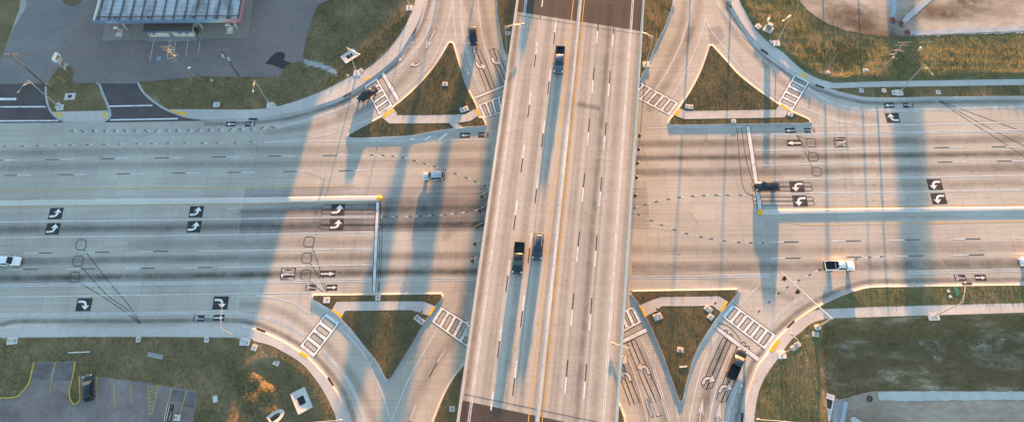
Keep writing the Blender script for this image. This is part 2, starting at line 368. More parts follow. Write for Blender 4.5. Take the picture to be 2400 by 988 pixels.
# uneven ground: a bank along the north east sidewalk, a hollow round the south west drain
def Pv(x, y, z=0.0):
    Rt = np.array(ROT.transposed()); c = Rt @ np.stack([x, y, np.full_like(x, z-ALT)])
    return CX-FOC*c[0]/c[2], CY+FOC*c[1]/c[2]
def dist_to(x, y, pts, closed):
    d = np.full(len(x), 1e9); m = len(pts)
    for i in range(m if closed else m-1):
        (ax, ay), (bx, by) = pts[i], pts[(i+1) % m]; l2 = (bx-ax)**2+(by-ay)**2
        if l2 < 1e-9: continue
        t = np.clip(((x-ax)*(bx-ax)+(y-ay)*(by-ay))/l2, 0, 1); d = np.minimum(d, np.hypot(x-ax-t*(bx-ax), y-ay-t*(by-ay)))
    return d
def in_poly(x, y, poly):
    c = np.zeros(len(x), bool); n = len(poly)
    for i in range(n):
        x0, y0 = poly[i]; x1, y1 = poly[(i+1) % n]
        if y0 != y1: c ^= ((y0 > y) != (y1 > y)) & (x < (x1-x0)*(y-y0)/(y1-y0)+x0)
    return c
xy = lambda pts: [(p.x, p.y) for p in GL(pts)]
NEW = xy(sNES)
SAND_EDGE = smooth([(1872, -160), (1872, -20), (1880, 13), (1907, 37), (1940, 57), (1984, 73), (2034, 83), (2101, 88), (2151, 86), (2250, 82), (2400, 78), (2760, 66)], 5)
LAWN = [p for p in sNES if -130 < p[1] and p[0] < 2600]+[(2600, 183), (2600, 76)]+[p for p in reversed(SAND_EDGE) if p[1] > -130 and p[0] < 2590]
HOLE = smooth([(655, 838), (700, 866), (733, 906), (757, 955), (772, 1010), (770, 1080), (660, 1100), (560, 1080), (528, 1000), (530, 920), (560, 866), (605, 838), (655, 838)], 4)[:-1]
LAWNW, HOLEW = xy(LAWN), xy(HOLE)
def hillv(x, y):
    x, y = np.asarray(x, float), np.asarray(y, float); u, v = Pv(x, y); z = np.zeros(len(x))
    k = in_poly(x, y, LAWNW)
    if k.any():
        d = dist_to(x[k], y[k], NEW, False); uu, vv = u[k], v[k]
        prof = np.minimum(np.clip(d/0.9, 0, 1), np.clip((9.5-d)/8.6, 0, 1))
        wob = 0.75+0.25*np.sin(uu*0.021+1)*np.sin(vv*0.05+uu*0.013)
        z[k] = 0.46*prof*wob*np.clip((uu-1730)/60, 0.3, 1)+np.clip(prof, 0, 0.5)*(0.05*np.sin(vv*0.30+2*np.sin(uu*0.012))+0.03*np.sin(uu*0.11+vv*0.23))
    k = in_poly(x, y, HOLEW)
    if k.any():
        d = dist_to(x[k], y[k], HOLEW, True); t = np.clip(d/3.4, 0, 1); uu, vv = u[k], v[k]
        g = sum(h*np.exp(-((uu-a)/ru)**2-((vv-b)/rv)**2) for a, b, ru, rv, h in ((596, 882, 24, 20, 0.62), (626, 915, 26, 24, 0.66), (588, 935, 26, 26, 0.58), (622, 965, 30, 22, 0.5), (575, 985, 22, 24, 0.5)))
        z[k] = -0.75*t*t*(3-2*t)+1.15*g*(1+0.16*np.sin(uu*0.42+vv*0.2)*np.sin(vv*0.45))*t
    return z
from mathutils.geometry import delaunay_2d_cdt
def terrain(name, poly, step, mat, dz=0.0):
    """triangulated ground patch filling a polygon, raised by hillv"""
    b = []
    for (x0, y0), (x1, y1) in zip(poly, poly[1:]+poly[:1]):
        m = max(1, int(math.hypot(x1-x0, y1-y0)/step)); b += [(x0+(x1-x0)*i/m, y0+(y1-y0)*i/m) for i in range(m)]
    xs, ys = [p[0] for p in b], [p[1] for p in b]
    gx, gy = np.meshgrid(np.arange(min(xs), max(xs), step), np.arange(min(ys), max(ys), step)); gx = gx.ravel()+RNG.uniform(-.2, .2, gx.size)*step; gy = gy.ravel()+RNG.uniform(-.2, .2, gy.size)*step
    k = in_poly(gx, gy, b); gx, gy = gx[k], gy[k]; k = dist_to(gx, gy, b, True) > step*0.45; gx, gy = gx[k], gy[k]
    co = [Vector(p) for p in b]+[Vector((float(a), float(c))) for a, c in zip(gx, gy)]; nb_ = len(b)
    r = delaunay_2d_cdt(co, [], [list(range(nb_))], 1, 1e-6)
    vx = np.array([p.x for p in r[0]]); vy = np.array([p.y for p in r[0]]); z = hillv(vx, vy)
    z[dist_to(vx, vy, b, True) < 1e-4] = 0.0
    fs = []
    for f in r[2]:
        a, b2, c = f[:3]; cr = (vx[b2]-vx[a])*(vy[c]-vy[a])-(vy[b2]-vy[a])*(vx[c]-vx[a]); fs.append(tuple(f) if cr > 0 else tuple(reversed(f)))
    mb = MB(); mb.add([(a, c, VZ+dz+h) for a, c, h in zip(vx.tolist(), vy.tolist(), z.tolist())], fs)
    o = struct(name, mb, mat); o.data.polygons.foreach_set('use_smooth', [True]*len(o.data.polygons)); return o
mb = MB(); o_ = GL(SWV)
if sum(a.x*b.y-b.x*a.y for a, b in zip(o_, o_[1:]+o_[:1])) < 0: o_.reverse()
h_ = [Vector((x, y, 0)) for x, y in HOLEW]; allp = o_+h_; fs = []
for a, b, c in tessellate_polygon([o_, h_]):
    n = (allp[b]-allp[a]).cross(allp[c]-allp[a]).z; fs.append((a, b, c) if n > 0 else (a, c, b))
mb.add([(p.x, p.y, VZ) for p in allp], fs); n = len(o_)
mb.add([(p.x, p.y, -0.08) for p in o_]+[(p.x, p.y, VZ) for p in o_], [(i, (i+1) % n, n+(i+1) % n, n+i) for i in range(n)])
struct('grass_verge', mb, M['soil'])
terrain('grass_bank', LAWNW, 0.8, M['lawn'], 0.006); terrain('drain_hollow', HOLEW, 0.55, M['soil'])
# --- kerbs: gutter pan, face and top swept along the road edge
def kerb(pts, side, closed=False, n=6, mat='kerb', pan=0.42, name='kerb', top=0.156):
    ps = GL(smooth(pts, n) if n else pts)
    prof = [(-pan, 0.005), (0.0, 0.014), (0.22, top-0.02), (0.27, top), (0.40, top), (0.40, 0.06)]
    mb = MB(); rows = []; m = len(ps)
    for i, p in enumerate(ps):
        a = ps[(i-1) % m] if closed else ps[max(i-1, 0)]; b = ps[(i+1) % m] if closed else ps[min(i+1, m-1)]
        t = (b-a).normalized(); nrm = Vector((-t.y, t.x, 0))*side
        rows.append([p+nrm*o+Vector((0, 0, z)) for o, z in prof])
    vs = [v for r in rows for v in r]; k = len(prof); fs = []
    for i in range(m if closed else m-1):
        for j in range(k-1):
            q = (i*k+j, ((i+1) % m)*k+j, ((i+1) % m)*k+j+1, i*k+j+1)
            fs.append(q if side > 0 else tuple(reversed(q)))
    mb.add(vs, fs)
    o = mb.build(name, M[mat]); o['kind'] = 'structure'; return o
kNW = kerb(NWK, 1); kDR = kerb(DRV, 1); kSW = kerb(SWK, -1); kNE = kerb(NEK, 1); kSE = kerb(SEK, 1)
# wedges of grass between the ramps and the bridge walls
WED = [
 ([(1157, -160), (1161, 0), (1165, 50), (1173, 97), (1183, 134), (1193, 168)], [(1240, 175), (1260, -160)], 1),
 ([(1588, -160), (1580, 0), (1577, 20), (1563, 60), (1543, 100), (1520, 154), (1500, 192)], [(1470, 195), (1470, -160)], -1),
 ([(1092, 843), (1065, 876), (1040, 918), (1019, 968), (1010, 995), (970, 1120)], [(1120, 1120), (1140, 843)], 1),
 ([(1425, 880), (1444, 921), (1463, 968), (1468, 990), (1490, 1120)], [(1380, 1120), (1380, 880)], -1)]
for kp, rest, sd in WED:
    slab('grass_verge', setb(smooth(kp), sd)+rest, -0.08, VZ, M['soil']); kerb(kp, sd)
# --- traffic islands
ISL = {
 'nw': [(1046, 107), (1049, 101), (1057, 98), (1063, 101), (1067, 110), (1079, 151), (1097, 204), (1113, 235), (1120, 252), (1122, 272), (1132, 274), (1139, 287), (1140, 297), (1125, 300), (1092, 301), (1066, 304), (1010, 313), (958, 322), (900, 325), (853, 327), (821, 326), (813, 321), (818, 313), (853, 293), (889, 274), (901, 267), (920, 250), (942, 232), (971, 206), (1000, 175), (1024, 143)],
 'ne': [(1657, 118), (1660, 108), (1667, 105), (1674, 109), (1703, 141), (1732, 173), (1770, 204), (1803, 227), (1826, 243), (1850, 257), (1881, 271), (1896, 278), (1900, 285), (1896, 292), (1814, 293), (1703, 295), (1587, 297), (1569, 296), (1564, 289), (1569, 277), (1578, 267), (1591, 249), (1614, 215), (1631, 184), (1645, 152)],
 'sw': [(730, 698), (733, 690), (745, 688), (800, 688), (870, 687), (950, 686), (1026, 685), (1036, 687), (1040, 695), (1036, 706), (1020, 724), (1006, 745), (969, 808), (935, 863), (920, 887), (910, 892), (901, 888), (881, 851), (853, 816), (825, 780), (798, 751), (777, 732), (742, 711), (731, 705)],
 'se': [(1476, 687), (1479, 681), (1488, 679), (1600, 677), (1721, 675), (1731, 677), (1735, 684), (1729, 693), (1710, 716), (1691, 737), (1667, 772), (1639, 818), (1624, 857), (1609, 912), (1605, 934), (1597, 943), (1588, 940), (1582, 924), (1564, 872), (1545, 821), (1521, 766), (1509, 742), (1494, 715), (1477, 693)]}
IWALK = {
 'nw': [[(920, 252), (929, 264), (932, 271), (1010, 271), (1090, 269), (1114, 256), (1119, 258), (1122, 271), (1103, 284), (1071, 289), (1080, 295), (1091, 301), (1067, 303), (1053, 289), (1000, 290), (913, 290), (892, 274), (901, 268)]],
 'ne': [[(1591, 253), (1598, 257), (1608, 261), (1700, 260), (1818, 258), (1827, 246), (1849, 258), (1838, 276), (1720, 278), (1605, 280), (1587, 274), (1578, 268)]],
 'sw': [[(777, 727), (789, 707), (880, 706), (993, 706), (1022, 718), (1008, 741), (985, 732), (964, 726), (880, 727), (809, 728), (799, 747)]],
 'se': [[(1497, 716), (1520, 706), (1548, 696), (1620, 695), (1685, 694), (1706, 707), (1691, 733), (1670, 716), (1610, 717), (1551, 717), (1536, 730), (1510, 742)]]}
for k in ISL:
    pts = ISL[k]; sm = smooth(pts+[pts[0]], 4)[:-1]
    w = GL(sm); ISL[k] = [P(p) for p in shrink(w, 0.36)]
    slab('traffic_island', ISL[k], -0.05, VZ, M['island'])
    wa = sum(a.x*b.y-b.x*a.y for a, b in zip(w, w[1:]+w[:1]))
    kerb(sm, 1 if wa > 0 else -1, closed=True, n=0)
    for p in IWALK[k]: slab('sidewalk', p, 0.02, 0.168, M['walk'])
# tactile paving at the crossing ramps
TAC = [[(896, 272), (901, 277), (923, 262), (919, 255)], [(1113, 258), (1117, 256), (1125, 268), (1120, 272)], [(1580, 270), (1591, 255), (1596, 257), (1587, 274)],
       [(1828, 247), (1832, 245), (1849, 256), (1844, 260)], [(779, 728), (783, 724), (803, 738), (799, 745)], [(1002, 738), (1015, 719), (1021, 721), (1009, 739)],
       [(1499, 718), (1504, 716), (1517, 740), (1511, 742)], [(1686, 727), (1699, 705), (1705, 708), (1693, 730)], [(701, 828), (706, 823), (722, 834), (717, 840)],
       [(1802, 821), (1822, 794), (1830, 798), (1810, 826)], [(854, 188), (866, 180), (869, 184), (857, 192)], [(1875, 176), (1879, 172), (1893, 181), (1889, 185)],
       [(130, 266), (137, 264), (149, 272), (145, 276)], [(243, 265), (250, 264), (249, 277), (242, 279)], [(399, 262), (408, 260), (440, 266), (437, 272)]]
ow = None
for t in TAC:
    mb = MB(); mb.prism(GL(t), 0.10, 0.176)
    o = mb.build('tactile_paving', M['tactile']); o['kind'] = 'structure'
# --- gas station forecourt and driveways
_i = [(118, 262), (108, 235), (106, 200)]
slab('side_road', [(215, -160), (205, 0), (150, 90), (88, 196), (-200, 200), (-200, 120), (0, 118), (60, 20), (75, -160)], -0.05, 0.035, M['lot2'])
slab('station_lot', [(215, -160), (205, 0), (150, 90), (88, 196), (330, 196), (440, 190), (660, 184), (712, 150), (745, 20), (810, -8), (810, -160)], -0.05, 0.030, M['lot'])
sheet('driveway', [(-200, 192), (112, 192), (108, 235), (122, 265), (150, 287), (-200, 290)], 0.012, M['driveasphalt'])
sheet('driveway', [(226, 192), (335, 192), (340, 220), (372, 248), (440, 277), (478, 283), (420, 284), (245, 287), (258, 270), (248, 232)], 0.012, M['driveasphalt'])
sheet('canopy_forecourt', [(250, 40), (239, 96), (420, 92), (581, 88), (593, 0), (600, -160), (280, -160)], 0.042, M['forecourt'])
GI = [(106, 200), (108, 235), (118, 262), (134, 278), (158, 286), (200, 287), (240, 285), (256, 278), (260, 265), (252, 240), (243, 220), (236, 200), (228, 193), (176, 192), (175, 165), (160, 153), (140, 156), (122, 175), (113, 190)]
GIs = [P(p) for p in shrink(GL(smooth(GI+[GI[0]], 4)[:-1]), 0.34)]
slab('traffic_island', GIs, -0.05, VZ, M['soil'])
kerb([(111, 193), (106, 200), (108, 235), (118, 262), (134, 278), (158, 286), (200, 287), (240, 285), (256, 278), (260, 265), (252, 240), (243, 220), (236, 200), (228, 193)], 1, n=4)
slab('sidewalk', [(121, 263), (160, 262), (252, 260), (257, 268), (254, 276), (240, 283), (200, 285), (159, 284), (136, 276)], 0.02, 0.166, M['walk'])
slab('grass_verge', [(-200, -160), (60, -160), (45, 20), (18, 95), (-10, 170), (-200, 180)], -0.05, 0.07, M['soil'])
slab('traffic_island', [(135, -160), (140, -10), (150, 8), (165, 14), (182, 12), (194, 0), (205, -160)], -0.05, 0.12, M['soil'])
# --- parking lot with yellow kerb
PK = [(-160, 934), (0, 932), (39, 929), (56, 915), (70, 894), (76, 869), (81, 848), (176, 846), (168, 901), (164, 918), (167, 936), (175, 946), (183, 941), (188, 932), (187, 880), (225, 881), (268, 887), (345, 895), (373, 901), (465, 917), (454, 988), (430, 1120), (-160, 1120)]
slab('parking_lot', PK, 0.02, 0.157, M['parking'])
def strip_obj(name, pts, w, z, mat, parent=None, n=6, off=0.0, uv=False, kind=None):
    mb = MB(); mb.strip(GL(smooth(pts, n) if n else pts), w, z, off, uv); o = mb.build(name, mat, parent)
    if kind: o['kind'] = kind
    return o
def ridge(name, pts, w, z0, z1, mat, n=6, parent=None):
    ps = GL(smooth(pts, n) if n else pts); mb = MB(); rows = []
    for i, p in enumerate(ps):
        t = (ps[min(i+1, len(ps)-1)]-ps[max(i-1, 0)]).normalized(); nr = Vector((-t.y, t.x, 0))
        rows.append([p-nr*w/2+Vector((0, 0, z0)), p-nr*w*0.45+Vector((0, 0, z1)), p+nr*w*0.45+Vector((0, 0, z1)), p+nr*w/2+Vector((0, 0, z0))])
    mb.loft(rows); return mb.build(name, mat, parent)
for pts in ([(-60, 933), (0, 932), (39, 929), (56, 915), (70, 894), (76, 869), (81, 848)], [(178, 846), (173, 876), (165, 910), (164, 922), (167, 936), (175, 946), (184, 942), (189, 932), (188, 905), (187, 880)]):
    o = ridge('kerb', pts, 0.26, 0.10, 0.29, M['kerbyellow']); o['kind'] = 'structure'
mb = MB()
for a, b in [((130, 848), (116, 925)), ((227, 881), (230, 943)), ((267, 888), (270, 959)), ((307, 902), (309, 943)), ((347, 899), (352, 969)), ((373, 902), (357, 969)), ((404, 909), (393, 946)), ((439, 913), (423, 968)), ((352, 969), (357, 969))]:
    mb.strip(GL([a, b]), 0.13, 0.166)
for i in range(7):
    t0 = 0.12+i*0.13; t1 = max(0.0, t0-0.14)
    mb.strip(GL([(347+5*t0, 899+70*t0), (373-16*t1, 902+67*t1)]), 0.11, 0.166)
mb.build('parking_stripes', M['kerbyellow'])['kind'] = 'structure'
M['sealed'] = noisy('sealed_asphalt', [(0.3, (0.10, 0.088, 0.09)), (0.7, (0.19, 0.165, 0.158))], 0.3, fine=0.4)
for pts in ([(83, 850), (127, 850), (114, 890), (76, 886)], [(132, 849), (174, 848), (167, 890), (122, 892)], [(405, 911), (436, 915), (428, 940), (399, 938)], [(441, 916), (462, 919), (456, 956), (428, 950)]):
    sheet('sealed_patch', pts, 0.162, M['sealed'])['kind'] = 'structure'
# --- sand lots
def ragged(pts, amp, step=0.5, seed=1, lv=0.0):
    rs = random.Random(seed); w = GL(pts, lv); out = []
    for a, b in zip(w, w[1:]+w[:1]):
        m = max(1, int((b-a).length/step)); nr = (b-a).normalized() if (b-a).length > 0 else Vector((1, 0, 0)); nr = Vector((-nr.y, nr.x, 0))
        for i in range(m): out.append(P(a.lerp(b, i/m)+nr*rs.gauss(0, amp)*(1 if i else 0.5)))
    return out
slab('sand_lot', ragged(SAND_EDGE, 0.16)+[(2760, -160)], -0.05, 0.19, M['sand'])
slab('sand_lot', smooth([(1936, 932), (1960, 934), (1985, 931), (2030, 919), (2087, 915), (2400, 916), (2700, 917)], 5)+[(2660, 1180), (1945, 1180), (1948, 990)], -0.05, 0.10, M['lowsand'], lv=LOW)
M['liner'] = noisy('shade_blue_liner', [(0.3, (0.27, 0.31, 0.345)), (0.7, (0.38, 0.42, 0.455))], 0.6, fine=0.45)  # blue-grey tint imitates shaded trench floors; the strips are raised, not recessed
M['liner2'] = noisy('pale_liner', [(0.3, (0.43, 0.42, 0.38)), (0.7, (0.56, 0.54, 0.49))], 0.6, fine=0.45)
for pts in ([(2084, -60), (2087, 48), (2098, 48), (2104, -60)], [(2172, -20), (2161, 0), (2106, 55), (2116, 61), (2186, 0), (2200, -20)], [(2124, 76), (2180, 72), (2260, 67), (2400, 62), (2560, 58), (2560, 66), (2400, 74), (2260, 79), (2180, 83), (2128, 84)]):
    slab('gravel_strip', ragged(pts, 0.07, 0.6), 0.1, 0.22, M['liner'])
for pts in ([(2057, 920), (2087, 916), (2240, 917), (2400, 917), (2600, 916), (2600, 935), (2400, 936), (2240, 937), (2105, 939), (2059, 936)], [(1992, 980), (2000, 976), (2030, 990), (2060, 1010), (2040, 1020), (2000, 1000)]):
    slab('gravel_strip', ragged(pts, 0.08, 0.6), 0.05, 0.16, M['liner2'], lv=LOW)
for pts, w, m, z in (([(1905, 15), (1960, 30), (2020, 34), (2070, 28)], 5.5, 'brownstain', 0.197), ([(2215, -8), (2260, 6), (2330, 12)], 5.0, 'brownstain', 0.198), ([(2150, 40), (2220, 34), (2290, 38)], 3.0, 'brownstain', 0.199), ([(1960, 52), (2010, 60), (2060, 58)], 2.2, 'brownstain', 0.2)):
    o = strip_obj('damp_soil', pts, w*1.5, z, M[m], None, 8, uv='unit'); o['kind'] = 'structure'
for pts, w in (([(2240, 800), (2290, 806), (2345, 812)], 5.0), ([(2330, 785), (2350, 792), (2365, 800)], 5.5), ([(2130, 800), (2180, 806), (2230, 808)], 3.0), ([(2210, 778), (2260, 784), (2330, 778)], 3.0), ([(2365, 760), (2395, 772), (2430, 780)], 6.0), ([(2270, 836), (2330, 842), (2390, 838)], 3.5), ([(1950, 822), (1985, 830), (2010, 838)], 2.2), ([(2100, 780), (2118, 790), (2126, 808)], 1.2), ([(2170, 830), (2195, 838), (2215, 834)], 1.4)):
    mb = MB(); mb.strip([Vector((p.x, p.y, LOW+0.012)) for p in GL(smooth(pts, 6), LOW)], w*1.3, None, 0, 'unit'); o = mb.build('bare_sand', M['palestain']); o['kind'] = 'structure'
# --- raised medians with yellow noses
def median(top, bot, nose, name='median'):
    pts = top+nose+list(reversed(bot)); w = GL(pts); mb = MB(); n = len(w)
    c = shrink(w, 0.30)
    if sum(w[i].x*w[(i+1) % n].y-w[(i+1) % n].x*w[i].y for i in range(n)) < 0: w.reverse(); c = shrink(w, 0.30)
    mb.add([(p.x, p.y, -0.02) for p in w]+[(p.x, p.y, 0.15) for p in c], [(i, (i+1) % n, n+(i+1) % n, n+i) for i in range(n)])
    mb.poly([(p.x, p.y, 0.15) for p in c]); return struct(name, mb, M['median'])
m1 = median([(-300, 474), (0, 469), (300, 465), (600, 462), (885, 458)], [(-300, 487), (0, 482), (300, 479), (600, 476), (885, 471)], [(893, 460), (896, 464), (893, 469)])
m2 = median([(2700, 478), (2400, 483), (2100, 486), (1786, 490)], [(2700, 490), (2400, 494), (2100, 498), (1788, 503)], [(1779, 492), (1777, 497), (1780, 502)])
for c, rx in (((889, 464.5), 0.62), ((1782, 497), 0.62)):
    mb = MB(); p = G(*c); prof = [(1.0, 0.02), (0.95, 0.12), (0.75, 0.19), (0.4, 0.22)]
    mb.loft([[p+Vector((math.cos(2*math.pi*i/20)*rx*r*1.05, math.sin(2*math.pi*i/20)*rx*r, z)) for i in range(20)] for r, z in prof])
    mb.build('median_nose', M['tactile'], m1 if c[0] < 1000 else m2, smooth=50)
# ------------------------------------------------------------------ patches, stains and painted markings, all parts of the road
def rpoly(name, pts, z, mat, n=0): return sheet(name, pts, z, mat, road, n)
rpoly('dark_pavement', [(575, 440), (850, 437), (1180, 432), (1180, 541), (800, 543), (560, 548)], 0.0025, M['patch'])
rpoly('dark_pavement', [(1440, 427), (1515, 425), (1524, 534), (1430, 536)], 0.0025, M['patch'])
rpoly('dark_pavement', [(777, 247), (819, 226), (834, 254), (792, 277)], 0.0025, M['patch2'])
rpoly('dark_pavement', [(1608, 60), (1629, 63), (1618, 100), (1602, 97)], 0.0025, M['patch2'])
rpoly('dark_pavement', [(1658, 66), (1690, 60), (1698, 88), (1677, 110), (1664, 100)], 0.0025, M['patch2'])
def smear(pts, w, mat, n=8): return strip_obj('tyre_stain', pts, w, 0.004, M[mat], road, n, uv=True)
smear([(-200, 541), (0, 537), (300, 534), (560, 531), (880, 527), (1170, 525)], 2.2, 'oil')
smear([(-200, 541), (0, 537), (300, 534), (560, 531), (880, 527)], 3.6, 'lightstain')
smear([(-200, 655), (0, 652), (300, 648), (600, 643), (870, 638), (1170, 635)], 2.0, 'oil')
smear([(0, 652), (600, 643), (870, 638), (1170, 635)], 3.4, 'lightstain')
smear([(0, 614), (300, 608), (600, 605), (870, 601), (1150, 598)], 2.2, 'tyre')
smear([(300, 575), (600, 570), (875, 566)], 3.0, 'lightstain')
smear([(560, 497), (750, 493), (885, 490), (1150, 487)], 2.2, 'tyre')
smear([(0, 393), (400, 386), (900, 381), (1150, 380)], 2.6, 'lightstain')
smear([(0, 358), (400, 353), (900, 349), (1150, 346)], 2.4, 'lightstain')
smear([(1490, 370), (1760, 368), (2100, 364), (2400, 360), (2600, 358)], 2.0, 'oil')
smear([(1490, 404), (1770, 402), (2100, 397), (2400, 393)], 2.6, 'tyre')
smear([(1490, 337), (1770, 335), (2100, 331), (2400, 325)], 2.4, 'tyre')
smear([(1780, 437), (2100, 433), (2400, 428)], 2.6, 'lightstain')
smear([(1480, 585), (1800, 586), (2100, 581), (2400, 577)], 2.8, 'lightstain')
smear([(1480, 625), (1750, 625), (2100, 621), (2400, 616), (2600, 613)], 2.8, 'tyre')
smear([(2040, 627), (2400, 618)], 3.2, 'lightstain')
smear([(1095, 0), (1110, 60), (1130, 140), (1160, 230)], 2.4, 'lightstain')
smear([(1130, 0), (1140, 60), (1158, 140), (1180, 210)], 2.2, 'lightstain')
smear([(1036, 0), (1020, 60), (985, 130), (930, 200), (860, 250), (760, 290), (620, 312)], 2.6, 'lightstain')
smear([(1640, 0), (1628, 60), (1598, 130), (1560, 200), (1520, 260)], 2.6, 'lightstain')
smear([(1606, 0), (1596, 60), (1570, 130), (1530, 205)], 2.4, 'lightstain')
smear([(1690, 20), (1730, 90), (1800, 160), (1870, 220), (1960, 265), (2060, 280)], 2.4, 'lightstain')
smear([(560, 712), (640, 722), (720, 765), (800, 845), (855, 930), (880, 1000)], 2.4, 'lightstain')
smear([(1090, 690), (1060, 790), (1000, 880), (955, 990)], 2.8, 'lightstain')
smear([(1500, 810), (1530, 880), (1560, 990)], 2.6, 'lightstain')
smear([(1465, 830), (1490, 900), (1515, 990)], 2.4, 'lightstain')
smear([(1710, 790), (1670, 870), (1640, 990)], 2.4, 'tyre')
smear([(1745, 815), (1710, 890), (1680, 990)], 2.4, 'lightstain')
smear([(1040, 560), (1120, 480), (1180, 440)], 2.0, 'lightstain')
smear([(1480, 640), (1640, 648), (1760, 668), (1860, 700)], 2.2, 'lightstain')
smear([(860, 490), (1000, 488), (1180, 482)], 6.5, 'tyre'); smear([(890, 525), (1010, 524), (1180, 520)], 4.5, 'tyre')
# gutter dirt, sealed cracks and drips
for kp, sd in ((NWK, 1), (SWK, -1), (NEK, 1), (SEK, 1)):
    mb = MB(); mb.strip(GL(smooth(kp)), 1.3, 0.0045, -sd*0.9, True); mb.build('gutter_dirt', M['gutter'], road)
rs = random.Random(21)
for i in range(26):
    x, y = rs.choice([(rs.uniform(20, 1080), rs.uniform(300, 740)), (rs.uniform(1490, 2380), rs.uniform(310, 650))]); p = G(x, y); a = ROAD_ANG+(math.pi/2 if rs.random() < 0.55 else 0)+rs.gauss(0, 0.12); pts = [p]
    for k in range(rs.randint(4, 9)):
        a += rs.gauss(0, 0.22); p = p+Vector((math.cos(a), math.sin(a), 0))*rs.uniform(0.5, 1.1); pts.append(p)
    mb = MB(); mb.strip(pts, rs.uniform(0.025, 0.05), 0.0062); mb.build('sealed_crack', M['seal'] if rs.random() < 0.4 else M['oilspot'], road)
mb = MB()
for i in range(420):
    x0, x1, yy = rs.choice([(0, 1100, 358), (0, 1100, 391), (0, 870, 497), (0, 1100, 533), (0, 1100, 567), (0, 1100, 606), (0, 1100, 645), (1490, 2400, 336), (1490, 2400, 369), (1490, 2400, 402), (1790, 2400, 436), (1790, 2400, 470), (1490, 2400, 585), (1490, 2400, 622)])
    p = G(rs.uniform(x0, x1), yy+rs.gauss(0, 5)); r_ = rs.uniform(0.04, 0.11)
    mb.poly([p+Vector((r_*rs.uniform(0.8, 2.0)*math.cos(k), r_*math.sin(k), 0.0063)) for k in [2*math.pi*j/7 for j in range(7)]])
tag(mb.build('oil_drips', M['oilspot'], road), kind='stuff')
# solid lines
def line(pts, w=0.16, mat='thinwhite', z=0.0110, n=6, name='lane_line', off=0.0): return strip_obj(name, pts, w, z, M[mat], road, n, off)
def dbl(pts, gap=0.36, w=0.14, n=6):
    mb = MB(); ps = GL(smooth(pts, n))
    mb.strip(ps, w, 0.011, gap/2); mb.strip(ps, w, 0.011, -gap/2); mb.build('double_lane_line', M['thinwhite'], road)
line([(-200, 524), (0, 520), (300, 516), (600, 512), (876, 507)]); line([(-200, 561), (0, 557), (300, 553), (560, 549), (873, 543)])
line([(461, 587), (600, 586), (874, 582)]); line([(515, 626), (700, 623), (871, 620)])
dbl([(-200, 671), (0, 668.5), (300, 664), (600, 660), (871, 655)], 0.42); dbl([(883, 655), (1000, 654), (1150, 652)], 0.42)
line([(-200, 699), (0, 695.5), (300, 691), (600, 687), (733, 685)]); line([(600, 691), (640, 697), (690, 711), (726, 735)])
dbl([(-200, 742), (0, 738), (300, 734), (520, 731), (570, 735), (600, 740), (640, 748), (680, 764), (713, 784)])
dbl([(755, 820), (797, 865), (825, 908), (843, 950), (856, 992), (880, 1120)])
line([(797, 767), (847, 820), (878, 880), (900, 932), (916, 985)]); line([(1025, 770), (988, 834), (952, 901), (917, 985)])
line([(620, 334), (720, 331), (815, 330.5), (1000, 329), (1180, 327)], 0.12)
dbl([(650, 298), (720, 281), (787, 259), (830, 240), (850, 229)]); dbl([(907, 180), (951, 144), (984, 104), (1008, 60), (1018, 17), (1021, 0), (1024, -120)])
line([(622, 333), (720, 324), (790, 308), (860, 282), (893, 262)], 0.12)
line([(934, 224), (984, 177), (1018, 134), (1041, 84), (1054, 33), (1059, 0), (1063, -100)])
line([(1062, -100), (1062, 0), (1063, 43), (1070, 100)]); dbl([(1080, -100), (1081, 0), (1083, 67), (1094, 117), (1111, 174), (1129, 217)])
line([(1119, -100), (1120.5, 0), (1124.6, 50), (1134.6, 104), (1151, 150), (1168, 200)])
line([(1154, -100), (1155, 0), (1163, 60), (1168, 94), (1181, 142)], 0.14, 'yellow')
line([(1576, -100), (1574, 10), (1558, 62), (1538, 104), (1516, 156), (1498, 190)], 0.12, 'yellow')
line([(1626, -100), (1622, 0), (1614.5, 43), (1598, 97), (1568, 160), (1538, 207)])
line([(1653, 40), (1648, 67), (1631, 114), (1601, 180), (1574, 227)]); line([(1653, 40), (1668, 73), (1700, 114), (1733, 157), (1767, 187), (1800, 214), (1827, 234)])
dbl([(1678, -100), (1681, 0), (1700, 33), (1713, 50), (1733, 73), (1767, 104), (1800, 134), (1834, 156), (1862, 178)])
dbl([(1894, 206), (1934, 233), (1984, 250), (2051, 258.5), (2200, 256), (2400, 250), (2700, 246)])
line([(1872, 247), (1917, 267), (1967, 284), (2051, 293), (2200, 291), (2400, 286), (2700, 282)]); line([(1900, 295), (1980, 294.5), (2051, 294)], 0.12)
dbl([(1760, 317), (1900, 314), (2100, 311), (2400, 306), (2700, 302)])
line([(1770, 352), (1900, 350), (2100, 347)]); line([(1774, 387), (1900, 384), (2107, 381)]); line([(1780, 421), (2100, 416), (2400, 411), (2700, 407)]); line([(1785, 454), (2100, 449.5), (2400, 445), (2700, 441)])
line([(1549, 264), (1516, 300), (1564, 299.5), (1740, 297)], 0.13, n=0)
dbl([(1470, 650), (1650, 648), (1805, 644)], 0.42); dbl([(2128, 637), (2260, 635), (2400, 632), (2700, 627)], 0.42)
line([(1776, 672), (1732, 716)]); dbl([(1882, 696), (1850, 716), (1825, 739), (1799, 767)])
dbl([(1501, 788), (1523, 837), (1544, 901), (1569, 988), (1600, 1110)]); line([(1473, 837), (1495, 901), (1519, 988), (1550, 1110)]); line([(1583, 948), (1592, 990), (1610, 1110)])
line([(1445, 918), (1457, 950), (1471, 990), (1500, 1110)], 0.14, 'yellow'); line([(1086, 836), (1051, 901), (1023, 950), (1005, 990), (960, 1110)], 0.14, 'yellow')
